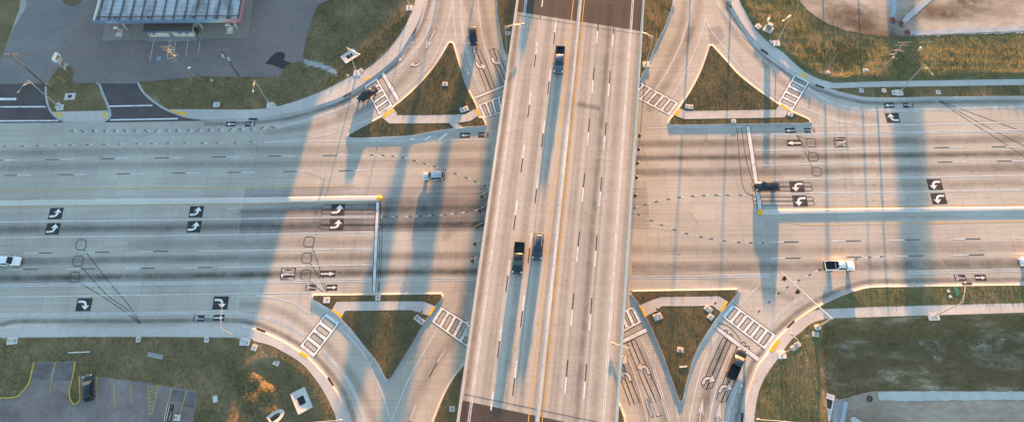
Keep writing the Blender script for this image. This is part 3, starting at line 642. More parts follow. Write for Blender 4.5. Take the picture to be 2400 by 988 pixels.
line([(1685, 781), (1657, 827), (1635, 894), (1621, 957), (1614, 1000), (1605, 1110)]); line([(1720, 807), (1699, 851), (1677, 916), (1661, 990), (1640, 1110)])
dbl([(1755, 835), (1737, 879), (1720, 922), (1709, 964), (1703, 990), (1685, 1110)])
line([(-200, 450), (0, 446), (300, 442), (600, 438.5), (833, 435)], 0.15, 'yellow'); line([(-200, 489), (0, 484.6), (300, 481), (600, 478), (884, 473)], 0.15, 'yellow')
line([(1825, 488.6), (2100, 484), (2400, 480.5), (2700, 476)], 0.15, 'yellow'); line([(1832, 517), (1858, 522), (1880, 526), (1905, 527), (2100, 524), (2400, 519), (2700, 515)], 0.15, 'yellow')
def drv(a, b, w): sheet('driveway_line', [(a[0], a[1]-w/2), (b[0], b[1]-w/2), (b[0], b[1]+w/2), (a[0], a[1]+w/2)], 0.022, M['white'], road)
drv((-100, 233), (38, 232), 5.5); drv((-100, 251), (107, 250), 3); drv((-100, 284), (136, 282.5), 3); drv((256, 249), (357, 247), 3); drv((258, 281), (417, 278), 3)
# dashed contrast lines: 10 ft black and 10 ft white every 40 ft
def dashes(name, pts, anchor, first, n=6, L1=3.05, L2=3.05, cyc=12.19, w=0.17, z=0.011, zp=0.0, parent=None, mats=None, lim=None):
    ps = [G(x, y, zp) for x, y in smooth(pts, n)]; T = plen(ps)
    a = G(*anchor, zp); best, acc, s0 = 1e9, 0.0, 0.0
    for p, q in zip(ps[:-1], ps[1:]):
        l = (q-p).length; t = max(0, min(1, (a-p).dot(q-p)/max(l*l, 1e-9))); d = (p.lerp(q, t)-a).length
        if d < best: best = d; s0 = acc+t*l
        acc += l
    A, B = MB(), MB(); k = -int(s0/cyc)-1; wob = random.Random(int(a.x*10))
    while s0+k*cyc < T:
        s = s0+k*cyc+wob.uniform(-0.25, 0.25); k += 1
        for mbx, u, v in ((A, s, s+L1), (B, s+L1, s+L1+L2)):
            u, v = max(0, u), min(T, v)
            if v-u > 0.15:
                seg = cut(ps, u, v)
                if len(seg) > 1: mbx.strip(seg, w, zp+z)
    m1_, m2_ = (M['black'], M['thinwhite']) if first == 'b' else (M['thinwhite'], M['black'])
    for mbx, mm in ((A, m1_), (B, m2_)):
        if mbx.v: mbx.build(name, mm, parent or road)
dashes('dashed_lane_line', [(-200, 378), (0, 375.5), (300, 371), (600, 366.5), (860, 363)], (107, 374), 'b')
dashes('dashed_lane_line', [(-200, 415), (0, 411), (300, 407), (600, 403), (900, 398)], (140, 409), 'b')
dashes('dashed_lane_line', [(-200, 597), (0, 594), (300, 589.5), (455, 587.5)], (190, 591), 'w')
dashes('dashed_lane_line', [(-200, 634), (0, 631.5), (300, 628.5), (510, 626)], (155, 630), 'w')
dashes('dashed_lane_line', [(2105, 347), (2250, 345), (2400, 343), (2700, 339)], (2188, 346), 'b')
dashes('dashed_lane_line', [(2112, 381), (2250, 379), (2400, 376.5), (2700, 372)], (2198, 380), 'b')
dashes('dashed_lane_line', [(1800, 567), (2000, 564), (2200, 560.5), (2400, 557.5), (2700, 553)], (1944, 565), 'w')
dashes('dashed_lane_line', [(1800, 605), (2000, 602), (2200, 598), (2400, 594.5), (2700, 590)], (1949, 602.5), 'w')
D = dict(L1=0.72, L2=0.72, w=0.2)
dashes('dotted_lane_line', [(-200, 346), (0, 343), (300, 337.5), (600, 333)], (10, 342), 'b', cyc=3.63, L1=0.7, L2=0.9, w=0.17)
for dy in (-1.8, 2.0): dashes('dotted_lane_line', [(160, 307+dy), (400, 306+dy), (540, 304+dy), (600, 302+dy), (650, 297+dy)], (166, 307+dy), 'b', cyc=2.36, L1=0.62, L2=0.7, w=0.17)
dashes('dotted_lane_line', [(862, 363), (890, 363), (925, 366), (950, 370), (1000, 384), (1050, 400), (1100, 419), (1150, 442), (1200, 470)], (866, 363), 'b', cyc=2.4, **D)
dashes('dotted_lane_line', [(892, 507), (950, 507), (1000, 505), (1050, 502), (1090, 497), (1140, 488), (1180, 480)], (892, 507), 'w', cyc=2.45, **D)
dashes('dotted_lane_line', [(1440, 500), (1482, 488), (1530, 474), (1580, 464), (1640, 458), (1700, 457), (1768, 456.5)], (1482, 488), 'b', cyc=2.5, **D)
dashes('dotted_lane_line', [(1455, 480), (1487, 498), (1535, 520), (1590, 541), (1650, 556), (1720, 566), (1790, 569)], (1487, 498), 'w', cyc=2.6, **D)
dashes('dotted_lane_line', [(2075, 600), (2034, 603), (2000, 608), (1960, 616), (1927, 629), (1904, 640), (1882, 651), (1860, 663), (1832, 681), (1813, 697), (1792, 717), (1768, 738)], (2070, 600), 'b', cyc=2.6, **D)
dashes('dashed_lane_line', [(1056, 798), (1025, 848), (1003, 888), (973, 952), (950, 1010)], (1046, 815), 'w', L1=3.0, L2=3.2)
# gore strokes
for a, b in (((958, 330), (971, 324)), ((992, 329.5), (1009, 319.5)), ((1026, 329), (1048, 313))): line([a, b], 0.4, 'white', n=0, name='gore_stroke')
# stop bars
def bar(pts, grow=2.0):
    c = (sum(p[0] for p in pts)/4, sum(p[1] for p in pts)/4); w = GL(pts)
    mb = MB(); d1 = (w[1]-w[0]).normalized(); d2 = (w[2]-w[1]).normalized(); g = 0.14
    if (w[1]-w[0]).length > (w[2]-w[1]).length: mb.poly([w[0]-d2*g, w[1]-d2*g, w[2]+d2*g, w[3]+d2*g], 0.008)
    else: mb.poly([w[0]-d1*g, w[1]+d1*g, w[2]+d1*g, w[3]-d1*g], 0.008)
    o = mb.build('stop_bar', M['black'], road); m2_ = MB(); m2_.poly(w, 0.013); m2_.build('bar_paint', M['thinwhite'], o)
for q in ([(882, 473), (888.5, 473), (879.5, 684), (873, 684)], [(1749, 297), (1757, 297), (1786, 490), (1777, 490)], [(893, 173), (900, 170), (937, 232), (930, 238)],
          [(1111, 227), (1116, 231), (1200, 197), (1198, 192)], [(1513, 768), (1518, 776), (1440, 813), (1437, 805)], [(1680, 763), (1675, 769), (1776, 847), (1782, 839)]): bar(q)
# ladder crosswalks
def ladder(A, B, C, Dd, n, rung=0.62, side=0.38):
    rung *= 0.82
    """A-B and D-C are the long sides, walked along from one kerb to the other"""
    A, B, C, Dd = GL([A, B, C, Dd])
    def at(u, v): return A.lerp(B, u).lerp(Dd.lerp(C, u), v)
    Lu = ((B-A).length+(C-Dd).length)/2; Lv = ((Dd-A).length+(C-B).length)/2
    k, wmb = MB(), MB(); e = 0.15
    def quad(m, u0, u1, v0, v1, z): m.poly([at(u0, v0), at(u1, v0), at(u1, v1), at(u0, v1)], z)
    eu, ev, sv = e/Lu, e/Lv, side/Lv
    quad(k, -eu*0.2, 1+eu*0.2, -ev, 0, 0.009); quad(k, -eu*0.2, 1+eu*0.2, 1, 1+ev, 0.009)
    quad(wmb, 0, 1, 0, sv, 0.012); quad(wmb, 0, 1, 1-sv, 1, 0.012)
    ru = rung/Lu; pan = (1-ru*(n+1))/n
    for i in range(n+1):
        u0 = i*(ru+pan); quad(wmb, u0, u0+ru, sv, 1-sv, 0.012)
        if i < n:
            p0, p1 = u0+ru, u0+ru+pan
            quad(k, p0, p0+eu, sv, 1-sv, 0.0128); quad(k, p1-eu, p1, sv, 1-sv, 0.0128)
            quad(k, p0+eu, p1-eu, sv, sv+ev, 0.0128); quad(k, p0+eu, p1-eu, 1-sv-ev, 1-sv, 0.0128)
    o = k.build('crosswalk', M['black'], road); wmb.build('crosswalk_paint', M['white'], o)
ladder((854, 203), (888, 268), (920, 247), (883, 183), 5)
ladder((1121, 246), (1215, 208), (1214, 252), (1136, 277), 6, 0.55)
ladder((1590, 241), (1462, 172), (1432, 198), (1568, 270), 8, 0.62)
ladder((1863, 173.5), (1823, 241), (1858, 258), (1898, 192), 5, 0.62)
ladder((764, 733), (703, 810), (735, 836), (796, 756), 4, 0.75)
ladder((1034, 718), (1150, 789), (1130, 838), (1012, 753), 7, 0.72)
ladder((1485, 716), (1425, 746), (1440, 788), (1504, 754), 4, 0.75)
ladder((1718, 712), (1818, 784), (1793, 818), (1693, 742), 6, 0.66)
# ------------------------------------------------------------------ arrows, bicycles, words
def frame(c, f):
    """local axes at a marking: origin, forward (along travel) and left, in metres"""
    o = G(*c); q = G(c[0]+f[0], c[1]+f[1]); fw = (q-o).normalized(); return o, fw, Vector((-fw.y, fw.x, 0))
def place(mb, polys, fr, z, sc=(1, 1)):
    o, fw, lf = fr
    for p in polys: mb.poly([o+fw*(u*sc[0])+lf*(v*sc[1]) for u, v in p], z)
def offs(poly, d):
    w = [Vector((x, y, 0)) for x, y in poly]
    return [(p.x, p.y) for p in shrink(w, -d)]
STRAIGHT = [[(-1.3, -0.13), (0.25, -0.13), (0.25, -0.42), (1.3, 0), (0.25, 0.42), (0.25, 0.13), (-1.3, 0.13)]]
def turn(sgn):
    out, inn = [], []
    for i in range(9):
        a = i/8*math.pi/2
        out.append((-0.45+1.02*math.sin(a), -0.86+1.02*(1-math.cos(a)))); inn.append((-0.45+0.56*math.sin(a), -0.40+0.56*(1-math.cos(a))))
    pts = [(-1.25, -0.86)]+out+[(0.57, 0.22), (1.12, 0.16), (0.36, 1.12), (-0.48, 0.16), (0.11, 0.22)]+list(reversed(inn))+[(-1.25, -0.40)]
    return [[(u, v*sgn) for u, v in pts]]
def disc(cu, cv, r, ri=None, n=14):
    if ri is None: return [[(cu+r*math.cos(2*math.pi*i/n), cv+r*math.sin(2*math.pi*i/n)) for i in range(n)]]
    return [[(cu+q*math.cos(2*math.pi*j/n), cv+q*math.sin(2*math.pi*j/n)) for q, j in ((r, i), (r, i+1), (ri, i+1), (ri, i))] for i in range(n)]
def stick(a, b, w):
    dx, dy = b[0]-a[0], b[1]-a[1]; l = math.hypot(dx, dy); nx, ny = -dy/l*w/2, dx/l*w/2
    return [(a[0]+nx, a[1]+ny), (b[0]+nx, b[1]+ny), (b[0]-nx, b[1]-ny), (a[0]-nx, a[1]-ny)]
BIKE = disc(-0.62, 0.36, 0.30, 0.20)+disc(-0.62, -0.36, 0.30, 0.20)+[stick(a, b, 0.11) for a, b in (((-0.62, 0.36), (-0.1, 0.1)), ((-0.62, -0.36), (-0.15, -0.25)), ((-0.1, 0.1), (-0.55, -0.02)), ((-0.15, -0.25), (0.15, -0.2)), ((-0.05, 0.12), (0.55, -0.12)), ((0.5, -0.1), (0.25, -0.32)))]+disc(0.78, -0.18, 0.15)
def glyph_text(txt):
    cu = bpy.data.curves.new('lettering', 'FONT'); cu.body = txt; cu.size = 1.0; cu.resolution_u = 3
    ob = bpy.data.objects.new('lettering', cu); COL.objects.link(ob)
    dg = bpy.context.evaluated_depsgraph_get(); me = bpy.data.meshes.new_from_object(ob.evaluated_get(dg))
    vs = [tuple(v.co) for v in me.vertices]; fs = [tuple(p.vertices) for p in me.polygons]
    bpy.data.objects.remove(ob); bpy.data.meshes.remove(me); bpy.data.curves.remove(cu)
    x0 = min(v[0] for v in vs); x1 = max(v[0] for v in vs); y0 = min(v[1] for v in vs); y1 = max(v[1] for v in vs)
    return [((v[0]-x0)/(x1-x0)-0.5, (v[1]-y0)/(y1-y0)-0.5) for v in vs], fs
_only = {}
for ch in 'ONLY': _only[ch] = glyph_text(ch)
def tile_mark(name, c, f, polys, size, sc=(1, 1)):
    fr = frame(c, f); k = MB(); h = (size[0]/2, size[1]/2)
    place(k, [[(-h[0], -h[1]), (h[0], -h[1]), (h[0], h[1]), (-h[0], h[1])]], fr, 0.009)
    o = k.build(name, M['black'], road); w = MB(); place(w, polys, fr, 0.013, sc); w.build('marking_paint', M['white'], o)
def outline_mark(name, c, f, polys, sc=(1, 1), d=0.17, fill='thinwhite'):
    fr = frame(c, f); k, w = MB(), MB()
    for i, p in enumerate(polys):
        q = [(u*sc[0], v*sc[1]) for u, v in p]
        place(k, [offs(q, d)], fr, 0.010+i*1e-5); place(w, [q], fr, 0.014)
    o = k.build(name, M['black'], road); w.build('marking_paint', M[fill], o)
E, W_, = (1, -0.016), (-1, 0.016)
for c in ((131, 500), (124, 536), (460, 496), (455, 531), (792, 491), (789, 526)): tile_mark('turn_arrow', c, E, turn(1), (2.95, 2.6), (1.02, 1.0))
for c in ((197, 713), (517, 709)): tile_mark('turn_arrow', c, E, turn(-1), (3.1, 2.7), (1.02, 1.0))
for c in ((1868, 437), (1875, 470.5), (2191, 432), (2200, 465)): tile_mark('turn_arrow', c, W_, turn(1), (3.0, 2.5), (1.0, 0.98))
tile_mark('turn_arrow', (2092, 276), W_, turn(-1), (2.9, 2.4), (0.98, 0.95))
tile_mark('straight_arrow', (768, 641), E, STRAIGHT, (3.2, 1.35), (1.1, 1.0)); tile_mark('straight_arrow', (1861, 335), W_, STRAIGHT, (3.1, 1.5), (1.1, 1.1))
for c, f in (((778, 673), E), ((513, 744), E), ((1852, 306), W_), ((2084, 247), W_), ((2298, 650), E), ((1090, 317), W_), ((541, 291), W_)):
    tile_mark('straight_arrow', c, f, STRAIGHT, (2.2, 1.25), (0.75, 0.9))
for c, f in (((728, 673), E), ((466, 745), E), ((1897, 306), W_), ((2128, 247), W_), ((2250, 650), E), ((1133, 316), W_), ((586, 291), W_)):
    tile_mark('bicycle_symbol', c, f, BIKE, (2.2, 1.25), (0.98, 0.85))
def only(c, f, size, tile):
    fr = frame(c, f); o_, fw, lf = fr; k, w = MB(), MB(); lw = size[1]/4
    if tile: place(k, [[(-size[0]*0.56, -size[1]*0.55), (size[0]*0.56, -size[1]*0.55), (size[0]*0.56, size[1]*0.55), (-size[0]*0.56, size[1]*0.55)]], fr, 0.009)
    for i, ch in enumerate('ONLY'):
        vs, fs = _only[ch]; cv = size[1]/2-lw*(i+0.5)
        w.add([o_+fw*(y*size[0])+lf*(cv-x*lw*0.86)+Vector((0, 0, 0.014)) for x, y in vs], fs)
        if not tile:
            k.add([o_+fw*(y*size[0]*1.08)+lf*(cv-x*lw*1.22)+Vector((0, 0, 0.009+i*2e-4)) for x, y in vs], fs)
    ob = k.build('lane_word', M['black'], road); w.build('marking_paint', M['white'] if tile else M['worn'], ob)
only((675, 642), E, (2.7, 2.4), True); only((1969, 333), W_, (2.3, 2.2), True); only((1533, 953), (-0.33, -1), (3.3, 2.6), False)
# outlined symbols on the ramps
outline_mark('straight_arrow', (1009, 92), (-0.5, 1), [[(-3.0, -0.16), (0.9, -0.16), (0.4, -0.85), (3.2, 0), (0.4, 0.85), (0.9, 0.16), (-3.0, 0.16)]], fill='worn')
outline_mark('turn_arrow', (972, 151), (-0.8, 0.75), turn(-1), (1.0, 0.95), fill='worn')
outline_mark('bicycle_symbol', (966, 105), (-0.45, 1), BIKE, (1.0, 0.95), 0.07); outline_mark('straight_arrow', (941, 137), (-0.75, 0.75), STRAIGHT, (0.8, 0.9), 0.07)
outline_mark('bicycle_symbol', (1085, 133), (0.25, 1), BIKE, (1.0, 0.95), 0.07); outline_mark('straight_arrow', (1097, 167), (0.3, 1), STRAIGHT, (0.8, 0.9), 0.07)
outline_mark('turn_arrow', (1127, 155), (0.35, 1), turn(1), (1.05, 1.05)); outline_mark('turn_arrow', (1164, 145), (0.35, 1), turn(1), (1.05, 1.05))
outline_mark('turn_arrow', (1508, 862), (-0.35, -1), turn(1), (1.05, 1.05), fill='worn'); outline_mark('turn_arrow', (1465, 878), (-0.35, -1), turn(1), (1.05, 1.05), fill='worn')
outline_mark('turn_arrow', (1661, 889), (0.45, -1), turn(-1), (1.05, 1.05), fill='worn'); outline_mark('turn_arrow', (1700, 908), (0.45, -1), turn(-1), (1.05, 1.05), fill='worn')
outline_mark('straight_arrow', (1736, 908), (0.25, -1), STRAIGHT, (0.8, 0.9), 0.07); outline_mark('bicycle_symbol', (1722, 953), (0.2, -1), BIKE, (1.0, 0.95), 0.07)
for c in ((1643, 962), (1684, 970)): outline_mark('straight_arrow', c, (0.14, -1), [[(-2.6, -0.14), (-0.2, -0.14), (-0.9, -0.62), (2.6, 0), (-0.9, 0.62), (-0.2, 0.14), (-2.6, 0.14)]], fill='worn')
# detector loops: dark sealed saw cuts
def loop(pts, closed=True, w=0.14, n=0):
    p = [tuple(q) for q in pts]; p = p+[p[0]] if closed else p
    mb = MB(); mb.strip(GL(smooth(p, n) if n else p), w, 0.0065); mb.build('detector_loop', M['seal'], road)
def octa(c, rx, ry, sk=0.0):
    k = 0.62; pts = [(-k, -1), (k, -1), (1, -k), (1, k), (k, 1), (-k, 1), (-1, k), (-1, -k)]
    loop([(c[0]+x*rx-y*ry*sk, c[1]+y*ry) for x, y in pts], w=0.17)
for c in ((190, 573), (183, 611), (175, 649)): octa(c, 11.5, 12, 0.12)
for c in ((724, 566), (719, 604), (717, 643)): octa(c, 11.5, 12, 0.1)
for c in ((1901, 334), (1906, 367), (1914, 402)): octa(c, 11, 10, -0.12)
for a in ([(197, 585), (262, 668), (300, 712), (330, 757)], [(190, 623), (250, 690), (295, 722), (329, 757)], [(183, 660), (240, 694), (290, 728), (327, 757)],
          [(732, 578), (748, 625), (768, 685)], [(727, 616), (748, 650), (765, 685)], [(722, 655), (742, 672), (760, 686)],
          [(1856, 298), (1870, 318), (1896, 325)], [(1857, 298), (1880, 335), (1899, 359)], [(1858, 299), (1880, 342), (1903, 392)],
          [(2200, 236), (2250, 270), (2345, 330), (2420, 380)], [(2201, 236), (2248, 262), (2330, 306), (2378, 330), (2420, 352)], [(2202, 236), (2254, 256), (2330, 284), (2400, 309), (2440, 322)],
          [(892, 476), (890, 560), (886, 684)], [(896, 530), (894, 600), (889, 672), (884, 684)], [(1727, 300), (1733, 370), (1742, 440), (1766, 459)], [(1738, 300), (1748, 370), (1764, 425)],
          [(1679, 757), (1690, 757), (1715, 770), (1735, 795)]): loop(a, False, n=4)
def pill(x0, x1, ys, sk=-0.18):
    def sx(x, y): return x+(y-ys[1])*sk
    for a, b in ((0, 1), (1, 2)):
        ya, yb = ys[a], ys[b]; r = (yb-ya)/2
        pts = [(sx(x1, ya), ya-x1*0.0)]+[(sx(x1+r*1.2*math.sin(t), ya+r-r*math.cos(t)), ya+r-r*math.cos(t)) for t in (0.6, 1.57, 2.5)]+[(sx(x1, yb), yb), (sx(x0, yb), yb)]+[(sx(x0-r*1.2*math.sin(t), yb-r+r*math.cos(t)), yb-r+r*math.cos(t)) for t in (0.6, 1.57, 2.5)]+[(sx(x0, ya), ya)]
        loop(pts)
pill(759, 888, (480, 491, 501), -0.1); pill(756, 890, (515, 527, 538), -0.1); pill(1768, 1898, (427, 437, 447), 0.2); pill(1770, 1903, (461, 471, 481), 0.2)
def tri(lines):
    for i in range(len(lines)-1):
        a, b = lines[i], lines[i+1]; loop(a+list(reversed(b)), n=0, w=0.17)
tri([[(1106, 117), (1117, 150), (1141, 214)], [(1115, 114), (1128, 150), (1151, 211)], [(1125, 118), (1140, 150), (1160, 207)]])
tri([[(1146, 117), (1159, 150), (1178, 200)], [(1156, 114), (1169, 150), (1187, 196)], [(1166, 117), (1179, 150), (1196, 192)]])
tri([[(1469, 802), (1506, 896), (1526, 942)], [(1479, 798), (1516, 890), (1538, 940)], [(1488, 794), (1523, 872), (1550, 934)]])
tri([[(1438, 855), (1452, 880), (1477, 948)], [(1448, 850), (1464, 884), (1487, 946)], [(1458, 848), (1476, 885), (1499, 940)]])
tri([[(1694, 790), (1660, 865), (1646, 905)], [(1704, 795), (1672, 870), (1655, 912)], [(1714, 799), (1684, 872), (1668, 908)]])
tri([[(1727, 812), (1700, 880), (1679, 935)], [(1737, 817), (1713, 884), (1690, 942)], [(1747, 822), (1724, 886), (1703, 938)]])
for c in ((1700, 778), (1712, 787), (1742, 806), (1752, 815)): octa(c, 5, 5)
# kerb inlets
for c, ang, par in (((593, 279.5), -4, kNW), ((814, 223), 28, kNW), ((970, 76), 62, kNW), ((612, 773), -20, kSW), ((775, 893), -57, kSW), ((1709, 12), -60, kNE), ((1792, 122), -42, kNE), ((1921, 203), -25, kNE), ((1854, 759), 42, kSE), ((1739, 978), 80, kSE), ((2266, 664.5), 2, kSE)):
    mb = MB(); mb.box(G(*c)+Vector((0, 0, 0.07)), (1.9, 0.42, 0.15), R(ang)); mb.build('kerb_inlet', M['dark'], par)
# ------------------------------------------------------------------ the overpass bridge
BD = Vector((math.cos(R(83.2)), math.sin(R(83.2)), 0)); BN = Vector((-BD.y, BD.x, 0))   # along, and to the left
_l = G(1141, 494, DECK); _r = G(1478.5, 494, DECK); BW_ = (_l-_r).dot(BN)
BO = _l-BN*BW_                                   # on the right edge
def bp(px, py): q = G(px, py, DECK)-BO; return q.dot(BD), q.dot(BN)   # along / across coordinates
def B(s, t, z=DECK): q = BO+BD*s+BN*t; return Vector((q.x, q.y, z))
S0, S1 = bp(1240, 955)[0], bp(1360, 40)[0]       # ends of the concrete deck
SA, SB = -420.0, 520.0
bridge = thing('overpass_bridge', 'long concrete highway overpass with white barriers crossing above the intersection', 'bridge', (BO.x, BO.y, 0))
def bmesh_obj(name, mb, mat, sm=None, parent=None):
    mb.v = [(x-BO.x, y-BO.y, z) for x, y, z in mb.v]; return mb.build(name, mat, parent or bridge, smooth=sm)
def bslab(name, s0, s1, t0, t1, z0, z1, mat):
    mb = MB(); q = [B(s0, t0, z1), B(s1, t0, z1), B(s1, t1, z1), B(s0, t1, z1)]
    mb.prism(q, z0, z1); return bmesh_obj(name, mb, mat)
# skewed deck joints follow the photo: the joint runs slightly down to the right
def skew(s, t): return s-0.085*(BW_-t)
mb = MB(); mb.prism([B(skew(S0, 0), 0), B(skew(S1, 0), 0), B(skew(S1, BW_), BW_), B(skew(S0, BW_), BW_)], DECK-0.28, DECK)
bmesh_obj('deck', mb, M['deck'])
sides = []
for a, b_ in ((S1, SB), (SA, S0)):
    mb = MB(); mb.prism([B(skew(a, 0) if a == S1 else a, 0), B(skew(b_, 0) if b_ == S0 else b_, 0), B(skew(b_, BW_) if b_ == S0 else b_, BW_), B(skew(a, BW_) if a == S1 else a, BW_)], DECK-0.28, DECK+0.004)
    bmesh_obj('approach_pavement', mb, M['newasphalt'])
sN = (G(1194, 150)-BO).dot(BD); sS = (G(1094, 880)-BO).dot(BD)
bslab('abutment', sN, SB, 0.12, BW_-0.12, -0.1, DECK-0.285, M['barrier']); bslab('abutment', SA, sS, 0.12, BW_-0.12, -0.1, DECK-0.285, M['barrier'])
M['steel'] = simple('girder_steel', (0.32, 0.31, 0.29), 0.6)
for i in range(8):
    t = 1.6+i*(BW_-3.2)/7
    mb = MB()
    for z, w, h in ((DECK-1.3, 0.08, 2.0), (DECK-2.3, 0.6, 0.08), (DECK-0.33, 0.5, 0.06)):
        c = B((sN+sS)/2, t, z); mb.box(c, (sN-sS-0.2, w, h), R(83.2))
    bmesh_obj('girder', mb, M['steel'])
def sweep(name, t, prof, mat, s0=SA, s1=SB, parent=None):
    mb = MB(); rings = [[B(s, t+o, DECK+z) for o, z in prof] for s in (s0, S0, (S0+S1)/2, S1, s1)]
    mb.loft(rings); return bmesh_obj(name, mb, mat, parent=parent)
# outer faces sit on the deck edge; inside face slopes
RP = [(0, -0.1), (0.45, -0.1), (0.42, 0.25), (0.28, 0.45), (0.25, 0.92), (0, 0.92)]
sweep('parapet', 0.0, RP, M['barrier']); sweep('parapet', BW_, [(-o, z) for o, z in RP], M['barrier'])
for t in (0.11, BW_-0.11):
    mb = MB()
    mb.tube(B(SA, t, DECK+1.12), B(SB, t, DECK+1.12), 0.045, 0.045, 6)
    s = S0-6
    while s < S1+6: mb.tube(B(s, t, DECK+0.9), B(s, t, DECK+1.12), 0.035, 0.035, 5); s += 3.0
    bmesh_obj('hand_rail', mb, M['galv'])
tm = (bp(1306, 494)[1]+bp(1313, 494)[1])/2
TM = tm
sweep('median_barrier', tm, [(-0.40, 0), (0.40, 0), (0.36, 0.10), (0.20, 0.32), (0.11, 0.86), (-0.11, 0.86), (-0.20, 0.32), (-0.36, 0.10)], M['barrier'])
s = S0+1.5
while s < S1-1:
    mb = MB(); mb.box(B(s, tm, DECK+0.43), (0.05, 0.30, 0.88), R(83.2)); bmesh_obj('barrier_joint', mb, M['dark']); s += 6.1
def bline(name, pts, w=0.15, mat='thinwhite', z=0.010, s0=None, s1=None):
    c = [bp(*p) for p in pts]; t = sum(q[1] for q in c)/len(c); mb = MB()
    mb.poly([B(SA, t-w/2, DECK+z), B(SB, t-w/2, DECK+z), B(SB, t+w/2, DECK+z), B(SA, t+w/2, DECK+z)]); bmesh_obj(name, mb, M[mat])
    return t
def bmk(name, t, w, mat, z=0.010):
    mb = MB(); mb.poly([B(SA, t-w/2, DECK+z), B(SB, t-w/2, DECK+z), B(SB, t+w/2, DECK+z), B(SA, t+w/2, DECK+z)]); bmesh_obj(name, mb, M[mat])
tl = bp(1166, 494)[1]; trr = bp(1448.5, 494)[1]
for d in (-0.15, 0.15):
    bmk('edge_line', tl+d, 0.15, 'thinwhite'); bmk('edge_line', trr+d, 0.15, 'thinwhite')
ty1 = bp(1291, 494)[1]; ty2 = bp(1320, 494)[1]
bmk('edge_line', ty1, 0.16, 'yellow'); bmk('edge_line', ty2, 0.16, 'yellow')
def bdash(t, px, first):
    s0 = bp(*px)[0]; A, C = MB(), MB(); k = -35
    while k < 45:
        s = s0-k*12.19; k += 1                   # going towards the viewer, first colour then second
        if not (S0-26 < s < S1+26): continue
        for mbx, a in ((A, s), (C, s-3.05)):
            mbx.poly([B(a-3.05, t-0.105, DECK+0.010), B(a, t-0.105, DECK+0.010), B(a, t+0.105, DECK+0.010), B(a-3.05, t+0.105, DECK+0.010)])
    m1_, m2_ = ('white', 'black') if first == 'w' else ('black', 'white')
    bmesh_obj('dashed_lane_line', A, M[m1_]); bmesh_obj('dashed_lane_line', C, M[m2_])
for mid, px, f in ((((1229, 339), (1173, 765), (1262, 94)), (1229, 339), 'w'), (((1261, 409), (1226, 696), (1307, 43)), (1261, 409), 'w'), (((1370, 406), (1342, 691), (1406, 42)), (1370, 406), 'b'), (((1410, 415), (1385, 696), (1442, 48)), (1410, 415), 'b')):
    bdash(sum(bp(*p)[1] for p in mid)/3, px, f)
def bsmear(t, w, mat, s0=None, s1=None, name='tyre_stain'):
    mb = MB(); mb.strip([B(S0-6 if s0 is None else s0, t, DECK+0.005), B(0, t, DECK+0.005), B(S1+4 if s1 is None else s1, t, DECK+0.005)], w, None, 0, True); bmesh_obj(name, mb, M[mat])
    
for px, w, m in ((1240, 0.9, 'lightstain'), (1258, 0.5, 'lightstain'), (1200, 0.9, 'lightstain'), (1364, 1.0, 'lightstain'), (1408, 0.8, 'lightstain'), (1335, 0.8, 'lightstain'), (1383, 3.0, 'lightstain'), (1392, 1.6, 'tyre'), (1345, 1.4, 'lightstain'), (1428, 2.2, 'lightstain'), (1232, 1.6, 'lightstain'), (1190, 1.4, 'lightstain'), (1272, 1.6, 'lightstain')):
    bsmear(bp(px, 494)[1], w, m)
bsmear(BW_-0.9, 1.3, 'tyre'); bsmear(0.9, 1.2, 'lightstain'); bsmear(TM-0.75, 0.8, 'tyre'); bsmear(TM+0.75, 0.7, 'lightstain')
for s, q in ((S0+1.1, 0.05), (S1-0.9, 0.05)):
    mb = MB(); mb.poly([B(skew(s-q, 0.5), 0.5, DECK+0.012), B(skew(s+q, 0.5), 0.5, DECK+0.012), B(skew(s+q, BW_-0.5), BW_-0.5, DECK+0.012), B(skew(s-q, BW_-0.5), BW_-0.5, DECK+0.012)]); bmesh_obj('deck_joint', mb, M['dark'])
rs = random.Random(5); mb = MB()
for i in range(150):
    s = rs.uniform(S0, S1); t = rs.choice([tl-2.0, bp(1235, 494)[1], bp(1272, 494)[1], bp(1345, 494)[1], bp(1385, 494)[1], bp(1420, 494)[1], 1.0, BW_-1.0])+rs.gauss(0, 0.7); a = rs.uniform(0.04, 0.09); l = a*rs.uniform(0.8, 2.2)
    mb.poly([B(s+l*math.cos(k)*(1+0.2*rs.random()), t+a*math.sin(k), DECK+0.008) for k in [2*math.pi*j/7 for j in range(7)]])
o = bmesh_obj('oil_drips', mb, M['oilspot']); o['kind'] = 'stuff'
p = bp(1380, 246); mb = MB(); mb.strip([B(p[0], p[1]+2.4, DECK+0.0065), B(p[0]-0.3, p[1], DECK+0.0065), B(p[0]-0.6, p[1]-2.4, DECK+0.0065)], 1.5, None, 0, True); bmesh_obj('oil_smear', mb, M['tyre'])
